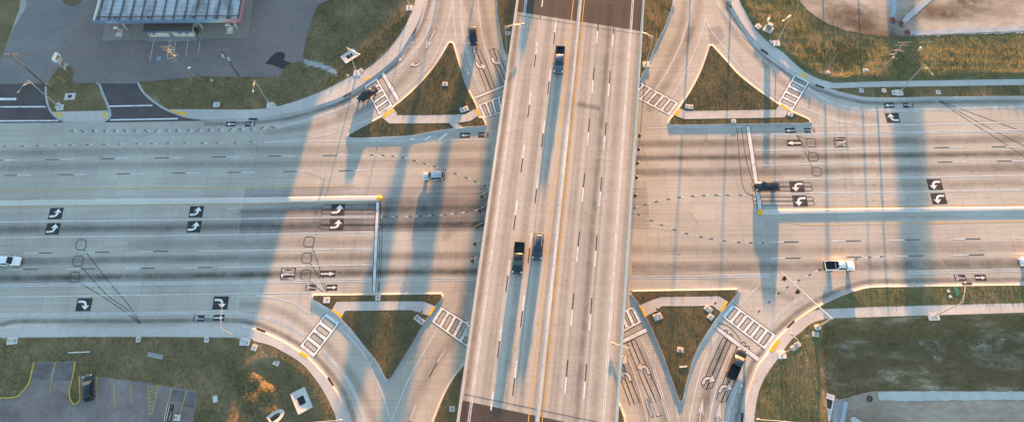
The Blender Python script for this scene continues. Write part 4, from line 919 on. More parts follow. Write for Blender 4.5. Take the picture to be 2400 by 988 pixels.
# ------------------------------------------------------------------ street furniture
def place_root(name, label, cat, base, z=VZ, rz=0.0, group=None):
    g = G(base[0], base[1], z if z < -0.5 else 0.0); z = z+float(hillv([g.x], [g.y])[0]) if z > -0.5 else z; return thing(name, label, cat, (g.x, g.y, z), rz, group)
def loc(root, p): return Vector(p)-root.location
PADM, LIDM = M['pad'], M['lid']
def rotv(rz, x, y): return Vector((x*math.cos(rz)-y*math.sin(rz), x*math.sin(rz)+y*math.cos(rz), 0))
def bevel_box(mb, c, size, rz=0.0, e=0.03):
    x, y, h = size[0]/2, size[1]/2, size[2]
    ring = lambda k, z: [Vector(c)+rotv(rz, sx*(x-k), sy*(y-k))+Vector((0, 0, z)) for sx, sy in ((-1, -1), (1, -1), (1, 1), (-1, 1))]
    mb.loft([ring(0, 0), ring(0, h-e), ring(e, h)])
def street_light(base, top, head, label, z0=VZ, pad=(1.5, 1.5, 0), steps=True, group='street lights'):
    r = place_root('street_light', label, 'street light', base, z0, 0, group)
    b = G(*base); h = height_of(base, top)
    hd = G(head[0], head[1], h-0.1); e = loc(r, hd); t = Vector((0, 0, h-z0))
    mb = MB(); mb.tube((0, 0, 0.06), t, 0.115, 0.065, 10); mb.tube((0, 0, 0.06), (0, 0, 0.5), 0.17, 0.15, 10); mb.build('pole', M['galv'], r, smooth=40)
    if pad:
        mb = MB(); bevel_box(mb, (0, 0, -0.02), (pad[0], pad[1], 0.10), R(pad[2])); o = mb.build('footing', M['pad'], r)
    mb = MB(); mid = t.lerp(e, 0.55)+Vector((0, 0, 0.12))
    mb.path([t+Vector((0, 0, -0.15)), mid, e], 0.045, 6); mb.path([t+Vector((0, 0, -0.9)), t.lerp(e, 0.3)+Vector((0, 0, -0.42)), mid], 0.035, 6)
    mb.build('arm', M['galv'], r)
    dv = Vector((e.x, e.y, 0)).normalized(); sd = Vector((-dv.y, dv.x, 0)); mb = MB(); rings = []
    for u, w in ((-0.05, 0.06), (0.06, 0.14), (0.35, 0.19), (0.62, 0.15), (0.74, 0.05)):
        rings.append([e+dv*u+sd*(w*math.cos(a))+Vector((0, 0, 0.11*math.sin(a)*(w/0.19))) for a in [2*math.pi*i/10 for i in range(10)]])
    mb.loft(rings); mb.build('luminaire', M['lum'], r, smooth=60)
    return r
SL = [((142, 253), (62, 191), (45, 213), 'street light on the grass island beside the gas station driveways'),
 ((634, 247), (597, 187), (593, 212), 'street light at the kerb below the gas station lot, beside the long grass verge'),
 ((837, 172), (815, 110), (838, 126), 'street light at the crosswalk with the black sedan, near the sloped drain apron'),
 ((960, 20), (951, -44), (972, -38), 'street light at the top edge of the photo beside the curving ramp sidewalk'),
 ((2107, 218), (2168, 152), (2183, 172), 'street light on the grass strip beside the long straight sidewalk at upper right'),
 ((1818, 104), (1857, 38), (1838, 48), 'street light beside the grey control cabinet by the curving sidewalk'),
 ((2185, 742), (2258, 708), (2262, 668), 'street light on the lower sidewalk edge near the green marking on the grass'),
 ((1832, 831), (1882, 812), (1860, 787), 'street light behind the yellow tactile paving near the black pickup at the stop line'),
 ((572, 800), (518, 764), (520, 722), 'street light whose arm reaches over the bike lane arrow tile at lower left'),
 ((27, 798), (-46, 768), (-40, 730), 'street light at the lower left frame edge, only its foot in view'),
 ((1188, 136), (1183, 62), (1221, 57), 'street light in the grass wedge left of the bridge, arm over its barrier'),
 ((1514, 152), (1530, 86), (1500, 74), 'street light right of the bridge top beside the curving ramp'),
 ((1098, 778), (1085, 755), (1121, 754), 'street light beside the lower left crosswalk, arm over the bridge edge'),
 ((1458, 842), (1479, 816), (1441, 805), 'street light right of the bridge among the ONLY lane loops, lower right'),
 ((1832, 1000), (1870, 996), (1782, 982), 'street light at the bottom edge below the curving right sidewalk, only its lamp in view'),
 ((752, 1000), (722, 990), (793, 984), 'street light at the bottom edge beside the lower left sidewalk, only its lamp in view')]
for b, t, h, lab in SL: street_light(b, t, h, lab, pad=(1.6, 1.5, 3))
def pull_box(c, size, label, lids=((0, 0, 0.55, 0.55),), rz=0, name='utility_pad', cat='utility box', group='concrete pads with lids in the grass', h=0.09, lidmat=None):
    r = place_root(name, label, cat, c, VZ-0.02, R(rz), group)
    mb = MB(); bevel_box(mb, (0, 0, 0), (size[0], size[1], h)); o = mb.build('slab', M['pad'], r)
    for x, y, a, b in lids:
        mb = MB(); bevel_box(mb, (x, y, h-0.02), (a, b, 0.045)); mb.build('lid', lidmat or M['lid'], r)
    return r
pull_box((165, 227), (2.4, 1.7), 'pale drain slab with dark grate in the middle of the gas station grass island', ((0, 0, 0.9, 0.8),), 3, 'drain_slab', 'drain', lidmat=M['dark'])
pull_box((136, 248), (0.9, 1.5), 'small pad beside the street light foot in the gas station grass island', ((0, 0, 0.6, 0.6),), -8)
pull_box((508, 246), (1.5, 1.25), 'lone square pad on the long grass verge below the gas station', ((0, 0, 0.35, 0.4),), 3)
pull_box((497, 189), (0.6, 0.6), 'small tilted square box at the upper edge of the gas station verge', ((0, 0, 0.35, 0.35),), 40)
pull_box((640, 249), (1.4, 1.1), 'pad beside the foot of the street light below the gas station', ((0.2, 0, 0.5, 0.5),), 3)
pull_box((845, 167), (1.2, 1.0), 'pad beside the street light foot near the sedan crosswalk', ((0, 0, 0.5, 0.5),), 35)
pull_box((961, 20), (1.5, 1.3), 'pad at the foot of the topmost street light by the ramp sidewalk', ((-0.2, 0.2, 0.5, 0.5),), -10)
pull_box((1190, 79), (1.2, 1.0), 'pad in the narrow grass wedge left of the bridge', ((0, 0, 0.5, 0.5),), 8)
pull_box((1043, 198), (1.25, 1.0), 'pad at the foot of the lone sign post on the upper left triangular island', ((0, 0, 0.7, 0.5),), 2)
pull_box((1088, 257), (1.9, 1.2), 'wide pad at the right corner of the upper left triangular island', ((-0.35, 0, 0.55, 0.6), (0.4, 0, 0.55, 0.6)), 22)
pull_box((1615, 251), (1.7, 1.1), 'pad at the left corner of the upper right triangular island', ((-0.4, 0, 0.6, 0.6), (0.4, 0, 0.6, 0.6)), -8)
pull_box((1852, 269), (1.1, 1.0), 'pad in the pointed right nose of the upper right island', ((0, 0, 0.5, 0.5),), -25)
pull_box((1719, 285), (1.0, 0.95), 'small pad in the thin grass strip below the upper right island sidewalk', ((0, 0, 0.5, 0.5),), 0)
pull_box((1776, 65), (1.3, 1.2), 'pale pad beside the curving sidewalk left of the control cabinet', ((0, 0, 0.4, 0.45),), 40)
pull_box((1808, 99), (1.1, 1.0), 'pad beside the foot of the street light by the curving sidewalk', ((0, 0, 0.5, 0.5),), 38)
pull_box((2018, 213), (0.95, 1.0), 'leftmost pad in the grass strip below the straight sidewalk', ((0, 0, 0.45, 0.5),), -5)
pull_box((2071, 213), (0.95, 1.0), 'pad in the grass strip just left of the upper right street light', ((0, 0, 0.45, 0.5),), 3)
pull_box((2097, 218), (1.4, 1.2), 'pad with two lids touching the upper right street light foot', ((-0.2, 0, 0.5, 0.5),), 0)
pull_box((2198, 217), (0.95, 1.0), 'rightmost pad in the grass strip right of the upper right street light', ((0, 0, 0.45, 0.5),), 0)
pull_box((2027, 167), (1.2, 0.8), 'pale pad alone on the olive lawn left of the big utility pole', ((0, 0, 0.7, 0.4),), 0)
pull_box((1937, 172), (1.1, 0.8), 'pad at the foot of the short leaning pole by the red weeds', ((0, 0, 0.6, 0.4),), 10)
pull_box((766, 703), (1.3, 1.2), 'pad in the pointed left nose of the lower left island', ((0.1, 0.1, 0.5, 0.4),), 0)
pull_box((886, 698), (1.0, 1.1), 'pad in the grass strip along the top kerb of the lower left island', ((0, 0, 0.4, 0.6),), 0)
pull_box((983, 749), (2.2, 1.1), 'long tilted pad with two lids at the right corner of the lower left island', ((-0.55, 0, 0.7, 0.6), (0.5, 0, 0.7, 0.6)), -38)
pull_box((1541, 742), (1.7, 1.3), 'pad with two lids near the left crossing of the lower right island', ((-0.4, 0, 0.55, 0.8), (0.4, 0, 0.55, 0.8)), 20)
pull_box((1660, 724), (1.6, 1.1), 'upper of two touching pads at the right corner of the lower right island', ((-0.3, 0, 0.5, 0.6), (0.35, 0, 0.5, 0.6)), -40)
pull_box((1665, 742), (1.1, 1.1), 'lower of two touching pads at the right corner of the lower right island', ((0, 0, 0.5, 0.6),), -40)
pull_box((1594, 819), (1.2, 0.95), 'white pad beside the twin posts inside the lower right island', ((0, 0, 0.6, 0.5),), -12)
pull_box((33, 798), (1.6, 1.3), 'pad at the lower left frame edge below the sidewalk', ((0.3, 0, 0.6, 0.6),), 5)
pull_box((325, 795), (0.9, 1.1), 'pad touching the lower left sidewalk under the converging sealant lines', ((0, 0, 0.45, 0.6),), 0)
pull_box((485, 795), (0.95, 1.15), 'pad touching the lower left sidewalk just left of the street light', ((0, 0, 0.45, 0.6),), 0)
pull_box((577, 801), (1.6, 1.3), 'pad around the street light foot at the start of the lower left curve', ((0.3, -0.1, 0.45, 0.6),), -12)
pull_box((597, 814), (1.1, 1.2), 'pad just right of the street light foot at lower left', ((0, 0, 0.5, 0.6),), -15)
pull_box((648, 849), (1.25, 1.1), 'square pad on the grass inside the lower left curve', ((0, 0, 0.5, 0.5),), -25)
pull_box((505, 934), (0.9, 1.3), 'dull slab lying in grass beside the parking lot corner', (), 15)
pull_box((1060, 957), (1.0, 1.0), 'pad in the small grass wedge left of the bridge bottom', ((0, 0, 0.5, 0.6),), 5)
pull_box((1911, 783), (1.3, 0.95), 'bluish pad just below the round footing of the signal mast', ((0, 0, 0.6, 0.45),), -8)
pull_box((1868, 808), (1.15, 1.0), 'upper of two joined pads beside the tactile paving at lower right', ((0, 0, 0.6, 0.5),), 30)
pull_box((1860, 814), (1.15, 1.0), 'lower of two joined pads beside the tactile paving at lower right', ((0, 0, 0.6, 0.5),), 30)
pull_box((2188, 744), (2.2, 1.1), 'pad at the foot of the lower right street light on the long sidewalk', ((0.4, 0, 0.5, 0.5),), 2)
# big drain aprons
def apron(c, size, rz, label, hole=(1.5, 1.1), tilt=0.0, dz=0.12):
    r = place_root('drain_apron', label, 'drain', c, VZ+(0.30 if c[1] > 500 else -0.02), R(rz), 'sloped concrete drain aprons')
    x, y = size[0]/2, size[1]/2; a, b = hole[0]/2, hole[1]/2
    mb = MB(); o4 = [(-x, -y), (x, -y), (x, y), (-x, y)]; i4 = [(-a, -b), (a, -b), (a, b), (-a, b)]
    mb.add([(u, v, 0.20) for u, v in o4]+[(u, v, 0.10) for u, v in i4]+[(u, v, -0.7) for u, v in o4], [(i, (i+1) % 4, 4+(i+1) % 4, 4+i) for i in range(4)]+[(8+i, 8+(i+1) % 4, (i+1) % 4, i) for i in range(4)])
    mb.build('slab', M['pad'], r)
    mb = MB(); mb.box((0, 0, 0.02), (hole[0], hole[1], 0.04)); g = mb.build('pit', M['dark'], r)
    mb = MB()
    for i in range(9): mb.box((-a+(i+0.5)*hole[0]/9, 0, 0.085), (0.03, hole[1], 0.03))
    mb.build('grate', M['seal'], r)
apron((820, 133), (3.6, 2.4), 38, 'sloped concrete drain apron with dark grate on the grass behind the crosswalk street light', (1.5, 1.0))
apron((706, 937), (3.0, 4.3), 28, 'sloped concrete drain apron with dark grate inside the lower left curve', (1.3, 1.6))
# horseshoe pipe end at the bottom of the lower left grass
r = place_root('pipe_headwall', 'horseshoe shaped concrete pipe end at the bottom edge of the lower left grass', 'drain', (645, 976), VZ+0.3, R(38))
mb = MB(); n = 16; ou = [(1.5*math.cos(R(-90+180*i/n))*1.3, 1.05*math.sin(R(-90+180*i/n))) for i in range(n+1)]; inn = [(1.2*math.cos(R(-90+180*i/n))*0.9, 0.5*math.sin(R(-90+180*i/n))) for i in range(n+1)]
ou = [(-1.3, -1.05)]+ou+[(-1.3, 1.05)]; inn = [(-1.0, -0.45)]+inn+[(-1.0, 0.45)]; k = len(ou)
mb.add([(u, v, 0.12) for u, v in ou]+[(u, v, 0.04) for u, v in inn], [(i, (i+1) % k, k+(i+1) % k, k+i) for i in range(k)]); mb.build('rim', M['pad'], r)
mb = MB(); mb.poly([(u, v, 0.01) for u, v in inn]); mb.build('pipe_mouth', M['dark'], r)
# drainage inlet structure on the lower right sand
r = place_root('drainage_inlet', 'grey concrete drainage inlet with square dark opening beside the lower right sand', 'drain', (1947, 956), -0.75, R(-20))
mb = MB(); bevel_box(mb, (-1.1, 0, -1.4), (2.6, 5.0, 1.75)); mb.build('headwall', M['pad'], r)
mb = MB(); bevel_box(mb, (1.1, 0, -1.4), (1.8, 4.4, 1.45)); mb.build('spillway', M['lid'], r)
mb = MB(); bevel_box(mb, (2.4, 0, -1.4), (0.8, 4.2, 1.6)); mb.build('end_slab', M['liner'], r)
mb = MB(); mb.box((-0.7, 0.6, 0.37), (1.35, 1.75, 0.03)); f = mb.build('grate', M['dark'], r)
mb = MB()
for x, y, a, b in ((-1.43, 0.6, 0.12, 2.0), (0.03, 0.6, 0.12, 2.0), (-0.7, 1.54, 1.34, 0.12), (-0.7, -0.34, 1.34, 0.12)): mb.box((x, y, 0.385), (a, b, 0.09))
mb.build('frame', M['white'], f)
# worn tyre
r = place_root('tyre', 'old black tyre lying flat on the lower right sand', 'tyre', (2038, 933), LOW+0.1)
mb = MB(); rings = []
for i in range(22):
    a = 2*math.pi*i/22; rings.append([Vector(((0.42+0.13*math.cos(b))*math.cos(a), (0.42+0.13*math.cos(b))*math.sin(a), 0.12+0.11*math.sin(b))) for b in [2*math.pi*j/8 for j in range(8)]])
mb.loft(rings+[rings[0]], cap=False); mb.build('carcass', simple('old_rubber', (0.03, 0.03, 0.03), 0.8), r, smooth=60)
# rusty pipe ends at the upper right sand
M['rust'] = noisy('rusty_red', [(0.3, (0.22, 0.07, 0.045)), (0.7, (0.34, 0.13, 0.09))], 2.0)
for c, rz, lab in (((2091, 49), 5, 'rusty red grate block at the end of the vertical pale strip on the sand'), ((2110, 57), 45, 'rusty red grate block at the end of the diagonal pale strip on the sand'), ((2126, 79), 90, 'rusty red grate block at the left end of the horizontal pale strip on the sand')):
    r = place_root('pipe_end_grate', lab, 'drain', c, 0.19, R(rz), 'rusty pipe ends on the sand')
    mb = MB(); bevel_box(mb, (0, 0, 0), (1.0, 1.0, 0.35)); mb.build('block', M['rust'], r)
    mb = MB()
    for i in range(4): mb.box((-0.3+i*0.2, 0, 0.37), (0.05, 0.8, 0.04))
    mb.build('grate', M['seal'], r)
# control cabinet, signs, posts
M['cab'] = simple('cabinet_grey', (0.48, 0.48, 0.47), 0.5, 0.2); M['signback'] = simple('sign_back', (0.05, 0.05, 0.052), 0.5); M['signface'] = simple('sign_white', (0.72, 0.72, 0.70), 0.5)
r = place_root('control_cabinet', 'grey traffic control cabinet on its slab beside the curving upper right sidewalk', 'cabinet', (1799, 72), VZ, R(-32))
mb = MB(); bevel_box(mb, (0, 0, -0.02), (2.0, 1.8, 0.12)); mb.build('slab', M['pad'], r)
mb = MB(); bevel_box(mb, (0, 0.1, 0.1), (1.2, 0.8, 1.7), 0, 0.06); c_ = mb.build('housing', M['cab'], r)
mb = MB(); mb.box((0, -0.31, 0.95), (1.1, 0.02, 1.5)); d_ = mb.build('door', M['lum'], r); mb = MB(); mb.box((0.42, -0.34, 1.0), (0.05, 0.05, 0.2)); mb.build('handle', M['dark'], d_)
r = place_root('service_post', 'small white capped service pedestal above the control cabinet', 'cabinet', (1796, 56), VZ, R(-32))
mb = MB(); bevel_box(mb, (0, 0, 0), (0.35, 0.3, 1.3)); mb.build('housing', M['cab'], r); mb = MB(); bevel_box(mb, (0, 0, 1.3), (0.42, 0.9, 0.12)); mb.build('cap', M['signface'], r)
def sign_post(base, top, label, panel=(0.75, 0.75), facing=0.0, cat='road sign', name='sign_post', dark=True, z=VZ, ph=None):
    h = ph or max(1.8, height_of(base, top)); r = place_root(name, label, cat, base, z, facing)
    mb = MB(); mb.tube((0, 0, -0.02), (0, 0, h), 0.035, 0.03, 6); mb.build('post', M['galv'], r)
    mb = MB(); mb.box((0.05, 0, h-panel[1]/2), (0.02, panel[0], panel[1])); p = mb.build('panel', M['signback'] if dark else M['signface'], r)
    return r
sign_post((1043, 193), (1040, 158), 'lone black backed sign post on the upper left triangular island', (0.9, 0.9), R(-90), ph=4.0)
sign_post((1588, 828), (1600, 822), 'left one of the twin sign posts inside the lower right island', (0.75, 0.75), R(60), ph=2.6)
sign_post((1604, 828), (1618, 824), 'right one of the twin sign posts inside the lower right island', (0.75, 0.75), R(60), ph=2.6)
sign_post((820, 188), (811, 168), 'thin sign post on the grass beside the street light near the sedan', (0.5, 0.6), R(-60), dark=False, ph=2.2)
sign_post((1722, 687), (1726, 684), 'small sign post in the right nose of the lower right island', (0.5, 0.6), R(0), dark=False, ph=2.0)
sign_post((1883, 792), (1890, 782), 'small pale sign post on the grass beside the signal mast footing', (0.6, 0.6), R(80), dark=False, ph=2.2)
sign_post((1013, 693), (1010, 690), 'small sign post at the upper right corner of the lower left island', (0.4, 0.5), R(0), dark=False, ph=1.9)
def button_post(c, label, rz):
    r = place_root('pushbutton_post', label, 'crossing post', c, 0.168, R(rz), 'crossing posts on the islands')
    mb = MB(); mb.tube((0, 0, 0), (0, 0, 1.6), 0.06, 0.055, 8); mb.tube((0, 0, 0), (0, 0, 0.12), 0.14, 0.1, 8); mb.build('post', M['galv'], r)
    mb = MB(); mb.box((0.1, 0, 1.1), (0.08, 0.14, 0.22)); mb.build('button_box', M['signal'], r)
    mb = MB(); mb.box((0.16, 0, 1.7), (0.24, 0.42, 0.42)); mb.build('signal_box', M['signal'], r)
button_post((990, 736), 'crossing post at the right ramp of the lower left island', 20); button_post((1538, 729), 'crossing post at the left ramp of the lower right island', 200)
button_post((1670, 716), 'crossing post at the right ramp of the lower right island', 20); button_post((1866, 803), 'crossing post beside the joined pads at lower right', 120)
button_post((1462, 768), 'crossing post half hidden behind the right bridge edge', 180)
mb = MB(); 
for a, b in (((1688, 733), (1673, 722)),): pass
# low walls at the island ramps catch the sun
# ------------------------------------------------------------------ traffic signals
M['red'] = simple('red_lens', (0.35, 0.02, 0.015), 0.3); M['amber'] = simple('amber_lens', (0.45, 0.2, 0.01), 0.3); M['green'] = simple('green_lens', (0.01, 0.22, 0.12), 0.3)
def signal(loc_, rz, label, group, arm_to=None):
    r = thing('traffic_signal', label, 'traffic light', loc_, rz, group)
    mb = MB(); mb.box((0, 0, 0), (0.05, 0.78, 1.35)); mb.build('backplate', M['signal'], r)
    mb = MB(); bevel_box(mb, (0.06, 0, -0.53), (0.24, 0.34, 1.06)); mb.build('housing', M['signal'], r)
    for z, mm in ((0.35, 'red'), (0, 'amber'), (-0.35, 'green')):
        mb = MB(); mb.tube((0.18, 0, z), (0.20, 0, z), 0.14, 0.14, 12); l = mb.build('lens', M[mm], r)
        mb = MB(); mb.tube((0.19, 0, z+0.02), (0.44, 0, z), 0.17, 0.16, 10, cap=False); mb.build('visor', M['signal'], l)
    if arm_to is not None:
        a = Vector(arm_to)-Vector(loc_); a = Matrix.Rotation(-rz, 3, 'Z') @ a
        mb = MB(); mb.tube((-0.05, 0, 0.3), (-0.12, 0, a.z), 0.04, 0.04, 6); mb.tube((-0.12, 0, a.z), a, 0.045, 0.045, 6)
        mb.build('bracket', M['lum'], r)
for i, c in enumerate(((1131.5, 460), (1126, 493), (1120.5, 532), (1115, 571), (1109, 611))):
    p = G(c[0], c[1], 8.6); s = (p-BO).dot(BD); e = B(s+0.9, BW_-0.02, 9.9)
    signal((p.x, p.y, 8.6), R(180), '%s of five black traffic lights along the left bridge edge, counted from the top' % ('first', 'second', 'third', 'fourth', 'fifth')[i], 'traffic lights on the left bridge edge', e)
for i, c in enumerate(((1497, 318), (1495, 349.5), (1492, 382), (1490, 416), (1487, 458))):
    p = G(c[0], c[1], 8.6); s = (p-BO).dot(BD); e = B(s+1.1, 0.02, 9.9)
    signal((p.x, p.y, 8.6), 0, '%s of five black traffic lights along the right bridge edge, counted from the top' % ('first', 'second', 'third', 'fourth', 'fifth')[i], 'traffic lights on the right bridge edge', e)
r = place_root('signal_mast', 'large steel signal mast whose long arm reaches over the right turn lane', 'signal mast', (1915, 767), VZ)
ht = 7.2; tip = loc(r, G(1829, 635, ht+0.5)); tp = Vector((0, 0, ht))
mb = MB(); mb.tube((0, 0, -0.1), (0, 0, 0.32), 0.62, 0.60, 20); mb.build('footing', M['pad'], r, smooth=40)
mb = MB(); mb.tube((0, 0, 0.3), (0, 0, ht+0.35), 0.21, 0.15, 12); mb.tube((0, 0, 0.3), (0, 0, 0.42), 0.33, 0.33, 12); mb.build('pole', M['galv'], r, smooth=40)
mb = MB(); mb.tube(tp, tip, 0.16, 0.075, 10); mb.tube(tp+Vector((0, 0, -0.25)), tp+Vector((0, 0, 0.25)), 0.24, 0.24, 10); mb.build('mast_arm', M['galv'], r, smooth=40)
base = r.location
for c, lab in (((1838.5, 652), 'black traffic light nearer the tip of the steel mast arm'), ((1870, 683), 'black traffic light nearer the middle of the steel mast arm')):
    p = G(c[0], c[1], ht-0.1); d = (tip-tp); tt = max(0.1, min(1, (p-base-tp).dot(d)/d.dot(d))); q = base+tp.lerp(tip, tt)
    signal((p.x, p.y, ht-0.1), R(205), lab, 'traffic lights on the mast arm', q+Vector((0, 0, -0.05)))
# ------------------------------------------------------------------ utility poles and wires
M['insul'] = simple('pale_insulator', (0.34, 0.33, 0.31), 0.5); M['tank'] = simple('transformer_grey', (0.45, 0.47, 0.48), 0.45, 0.3)
tops = {}
def upole(key, base, top, label, arms=(0.3,), tanks=0, mat='wood', rad=0.17, clutter=0):
    r = place_root('utility_pole', label, 'utility pole', base, 0.1, 0, 'wooden utility poles'); h = height_of(base, top)
    mb = MB(); mb.tube((0, 0, -0.05), (0, 0, h), rad, rad*0.62, 9); mb.build('pole', M[mat], r, smooth=40)
    rs = random.Random(hash(base) % 1000)
    for a in arms:
        mb = MB(); mb.box((0, 0.13, h-a), (2.6, 0.11, 0.13)) if a < 2 else mb.box((0, 0.13, h-a), (1.6, 0.10, 0.12)); ar = mb.build('crossarm', M['wood'], r)
        mb = MB()
        for x in (-1.15, -0.5, 0.5, 1.15): mb.tube((x, 0.13, h-a+0.06), (x, 0.13, h-a+0.3), 0.05, 0.06, 7)
        mb.build('insulator', M['insul'], ar)
    for i in range(tanks):
        mb = MB(); q = Vector((0.36*(1 if i % 2 else -1), -0.2, h-2.6-1.1*i)); mb.tube(q, q+Vector((0, 0, 0.85)), 0.25, 0.25, 12); mb.tube(q+Vector((0, 0, 0.85)), q+Vector((0, 0, 0.95)), 0.25, 0.14, 12); mb.build('transformer', M['tank'], r, smooth=40)
    if clutter:
        mb = MB()
        for i in range(clutter):
            z = h-0.4-rs.random()*4.5; a = rs.random()*6.28; l = 0.4+rs.random()*0.7
            mb.tube((0.1*math.cos(a), 0.1*math.sin(a), z), (l*math.cos(a), l*math.sin(a), z+rs.uniform(-0.3, 0.3)), 0.05, 0.04, 5)
        mb.build('line_hardware', M['insul'], r)
    tops[key] = r.location+Vector((0, 0, h))
    return r
upole('a', (122, 213), (32, 119), 'thin weathered utility pole beside the gas station price sign', (0.3,), 0, 'darkwood')
upole('b', (455, 193), (385, 115), 'tall pale utility pole bristling with crossarms below the gas station', (0.3, 1.3, 3.2), 0, 'wood', 0.2, 14)
upole('c', (560, 178), (517, 119), 'dark utility pole with two grey transformers right of the pale one', (0.3,), 2, 'darkwood')
upole('d', (2053, 183), (2120, 104), 'tall pale utility pole with stacked crossarms on the upper right lawn', (0.3, 1.3, 3.2), 0, 'wood', 0.2, 10)
upole('e', (2105, 178), (2175, 105), 'dark utility pole with one transformer in the tree shadow band', (0.3,), 1, 'darkwood')
upole('f', (1933, 170), (1966, 126), 'short leaning grey pole by the red weeds', (), 0, 'wood', 0.13)
mb = None
M['wire'] = simple('wire_grey', (0.05, 0.05, 0.05), 0.9, 0.0)
def wire(a, b, sag, label, group):
    a, b = Vector(a), Vector(b); pts = []
    for i in range(17):
        t = i/16; p = a.lerp(b, t); p.z -= sag*4*t*(1-t); pts.append(p)
    c = pts[0].copy(); r = MB(); r.path([p-c for p in pts], 0.014, 5); o = r.build('power_line', M['wire'], None); o.location = c
    tag(o, label, 'power line', group)
ta, tb, tc, td, te = (tops[k] for k in 'abcde')
for i, (x, z, nm) in enumerate(((-1.1, -0.05, 'upper'), (0.0, -1.0, 'middle'), (1.1, -2.9, 'lower'))):
    o = Vector((x*0.2, 0.13, z))
    wire(tb+o, tc+Vector((x*0.9, 0.13, -0.05-0.25*i)), 0.25, '%s wire between the pale and the dark utility pole below the gas station' % nm, 'wires below the gas station')
    wire(ta+Vector((x*0.9, 0.13, -0.05-0.2*i)), tb+o, 0.6, '%s wire from the thin pole by the price sign to the pale pole' % nm, 'wires below the gas station')
    wire(ta+Vector((-60, 4, -0.05-0.2*i)), ta+Vector((x*0.9, 0.13, -0.05-0.2*i)), 0.8, '%s wire leaving the thin pole towards the left photo edge' % nm, 'wires below the gas station')
    wire(td+o, td+Vector((75, -1.5-0.2*i, -0.05-z*0-0.6*i)), 0.8, '%s wire from the upper right pale pole to the right photo edge' % nm, 'wires over the upper right lawn')
# guy marker
def guy(a, b, label):
    r = place_root('guy_marker', label, 'guy wire', a, VZ); e = loc(r, G(b[0], b[1], 2.0)); mb = MB(); mb.tube((0, 0, 0), e, 0.05, 0.05, 6); mb.build('guard', M['kerbyellow'], r)
guy((155, 192), (130, 179), 'yellow guy wire guard beside the price sign island'); guy((477, 190), (461, 180), 'yellow guy wire guard right of the tall pale pole')
guy((1961, 183), (1985, 172), 'left yellow guy wire guard on the upper right lawn'); guy((1976, 185), (1997, 175), 'right yellow guy wire guard on the upper right lawn')
# wall lamp post near pole b
r = place_root('area_light', 'small white area lamp on a bent post beside the pale utility pole', 'lamp', (458, 184), VZ); e = loc(r, G(441, 160, 3.2)); mb = MB(); mb.tube((0, 0, 0), (e.x, e.y, e.z), 0.06, 0.05, 6); mb.build('post', M['galv'], r); mb = MB(); mb.box(e+Vector((0.25, 0.1, 0.05)), (0.6, 0.35, 0.16), R(20)); mb.build('lamp_head', M['signface'], r)
# ------------------------------------------------------------------ gas station
def wall_frame(p0, p1):
    d = (p1-p0).normalized(); return d, Vector((-d.y, d.x, 0))
HC = 5.6
c0, c1 = G(217, 50, HC), G(562, 47, HC); cd, cn = wall_frame(c0, c1); CL = (c1-c0).length; CWd = 15.0
canopy = thing('gas_canopy', 'wide gas station canopy with blue fascia, brown beams and ribbed metal roof', 'canopy', (c0.x, c0.y, 0), math.atan2(cd.y, cd.x))
mtl, nt, N, L, bs = newmat('ribbed_metal_roof')
tc_ = N.new('ShaderNodeTexCoord'); wv = N.new('ShaderNodeTexWave'); wv.bands_direction = 'Y'; wv.inputs['Scale'].default_value = 0.85; wv.inputs['Distortion'].default_value = 0.0
L.new(tc_.outputs['Object'], wv.inputs['Vector'])
col = ramp(N, L, wv.outputs[1], [(0.0, (0.10, 0.10, 0.105)), (0.3, (0.46, 0.48, 0.50)), (1.0, (0.58, 0.60, 0.62))])
mp = N.new('ShaderNodeMapping'); mp.inputs['Scale'].default_value = (0.25, 0.09, 1); L.new(tc_.outputs['Object'], mp.inputs[0])
nz = noise(N, L, mp.outputs[0], 1.4, 5, 0.6)
col = mix(N, L, 1.0, col, ramp(N, L, nz, [(0.36, (0.52, 0.50, 0.48)), (0.52, (1.0,)*3)]), 'MULTIPLY')
L.new(col, bs.inputs['Base Color']); bs.inputs['Roughness'].default_value = 0.5; bs.inputs['Metallic'].default_value = 0.2
M['ribroof'] = mtl
M['beam'] = simple('brown_beam', (0.11, 0.082, 0.075), 0.6); M['blue'] = simple('fascia_blue', (0.09, 0.15, 0.32), 0.4)
mtl, nt, N, L, bs = newmat('fascia_print')
tc_ = N.new('ShaderNodeTexCoord'); sp = N.new('ShaderNodeSeparateXYZ'); L.new(tc_.outputs['Object'], sp.inputs[0])
mr = N.new('ShaderNodeMath'); mr.operation = 'MULTIPLY_ADD'; L.new(sp.outputs[2], mr.inputs[0]); mr.inputs[1].default_value = -1.6; L.new(sp.outputs[0], mr.inputs[2])
dv = N.new('ShaderNodeMath'); dv.operation = 'DIVIDE'; L.new(mr.outputs[0], dv.inputs[0]); dv.inputs[1].default_value = CL
col = ramp(N, L, dv.outputs[0], [(0.0, (0.13, 0.18, 0.30)), (0.38, (0.13, 0.20, 0.31)), (0.50, (0.14, 0.28, 0.38)), (0.60, (0.30, 0.38, 0.38)), (0.63, (0.47, 0.41, 0.31)), (0.66, (0.48, 0.24, 0.23)), (0.70, (0.44, 0.16, 0.19)), (0.97, (0.45, 0.17, 0.20))])
L.new(col, bs.inputs['Base Color']); bs.inputs['Roughness'].default_value = 0.45
M['print'] = mtl
mb = MB(); mb.box((CL/2, CWd/2, HC-0.75), (CL-0.5, CWd-0.5, 0.1)); mb.build('roof_deck', M['ribroof'], canopy)
mb = MB(); mb.box((CL/2, 0.1, HC-0.5), (CL, 0.2, 1.0)); fas = mb.build('fascia', M['print'], canopy)
for x in (0.1, CL-0.1): mb = MB(); mb.box((x, CWd/2, HC-0.5), (0.2, CWd-0.41, 1.0)); mb.build('fascia', M['signface'] if x < 1 else M['print'], canopy)
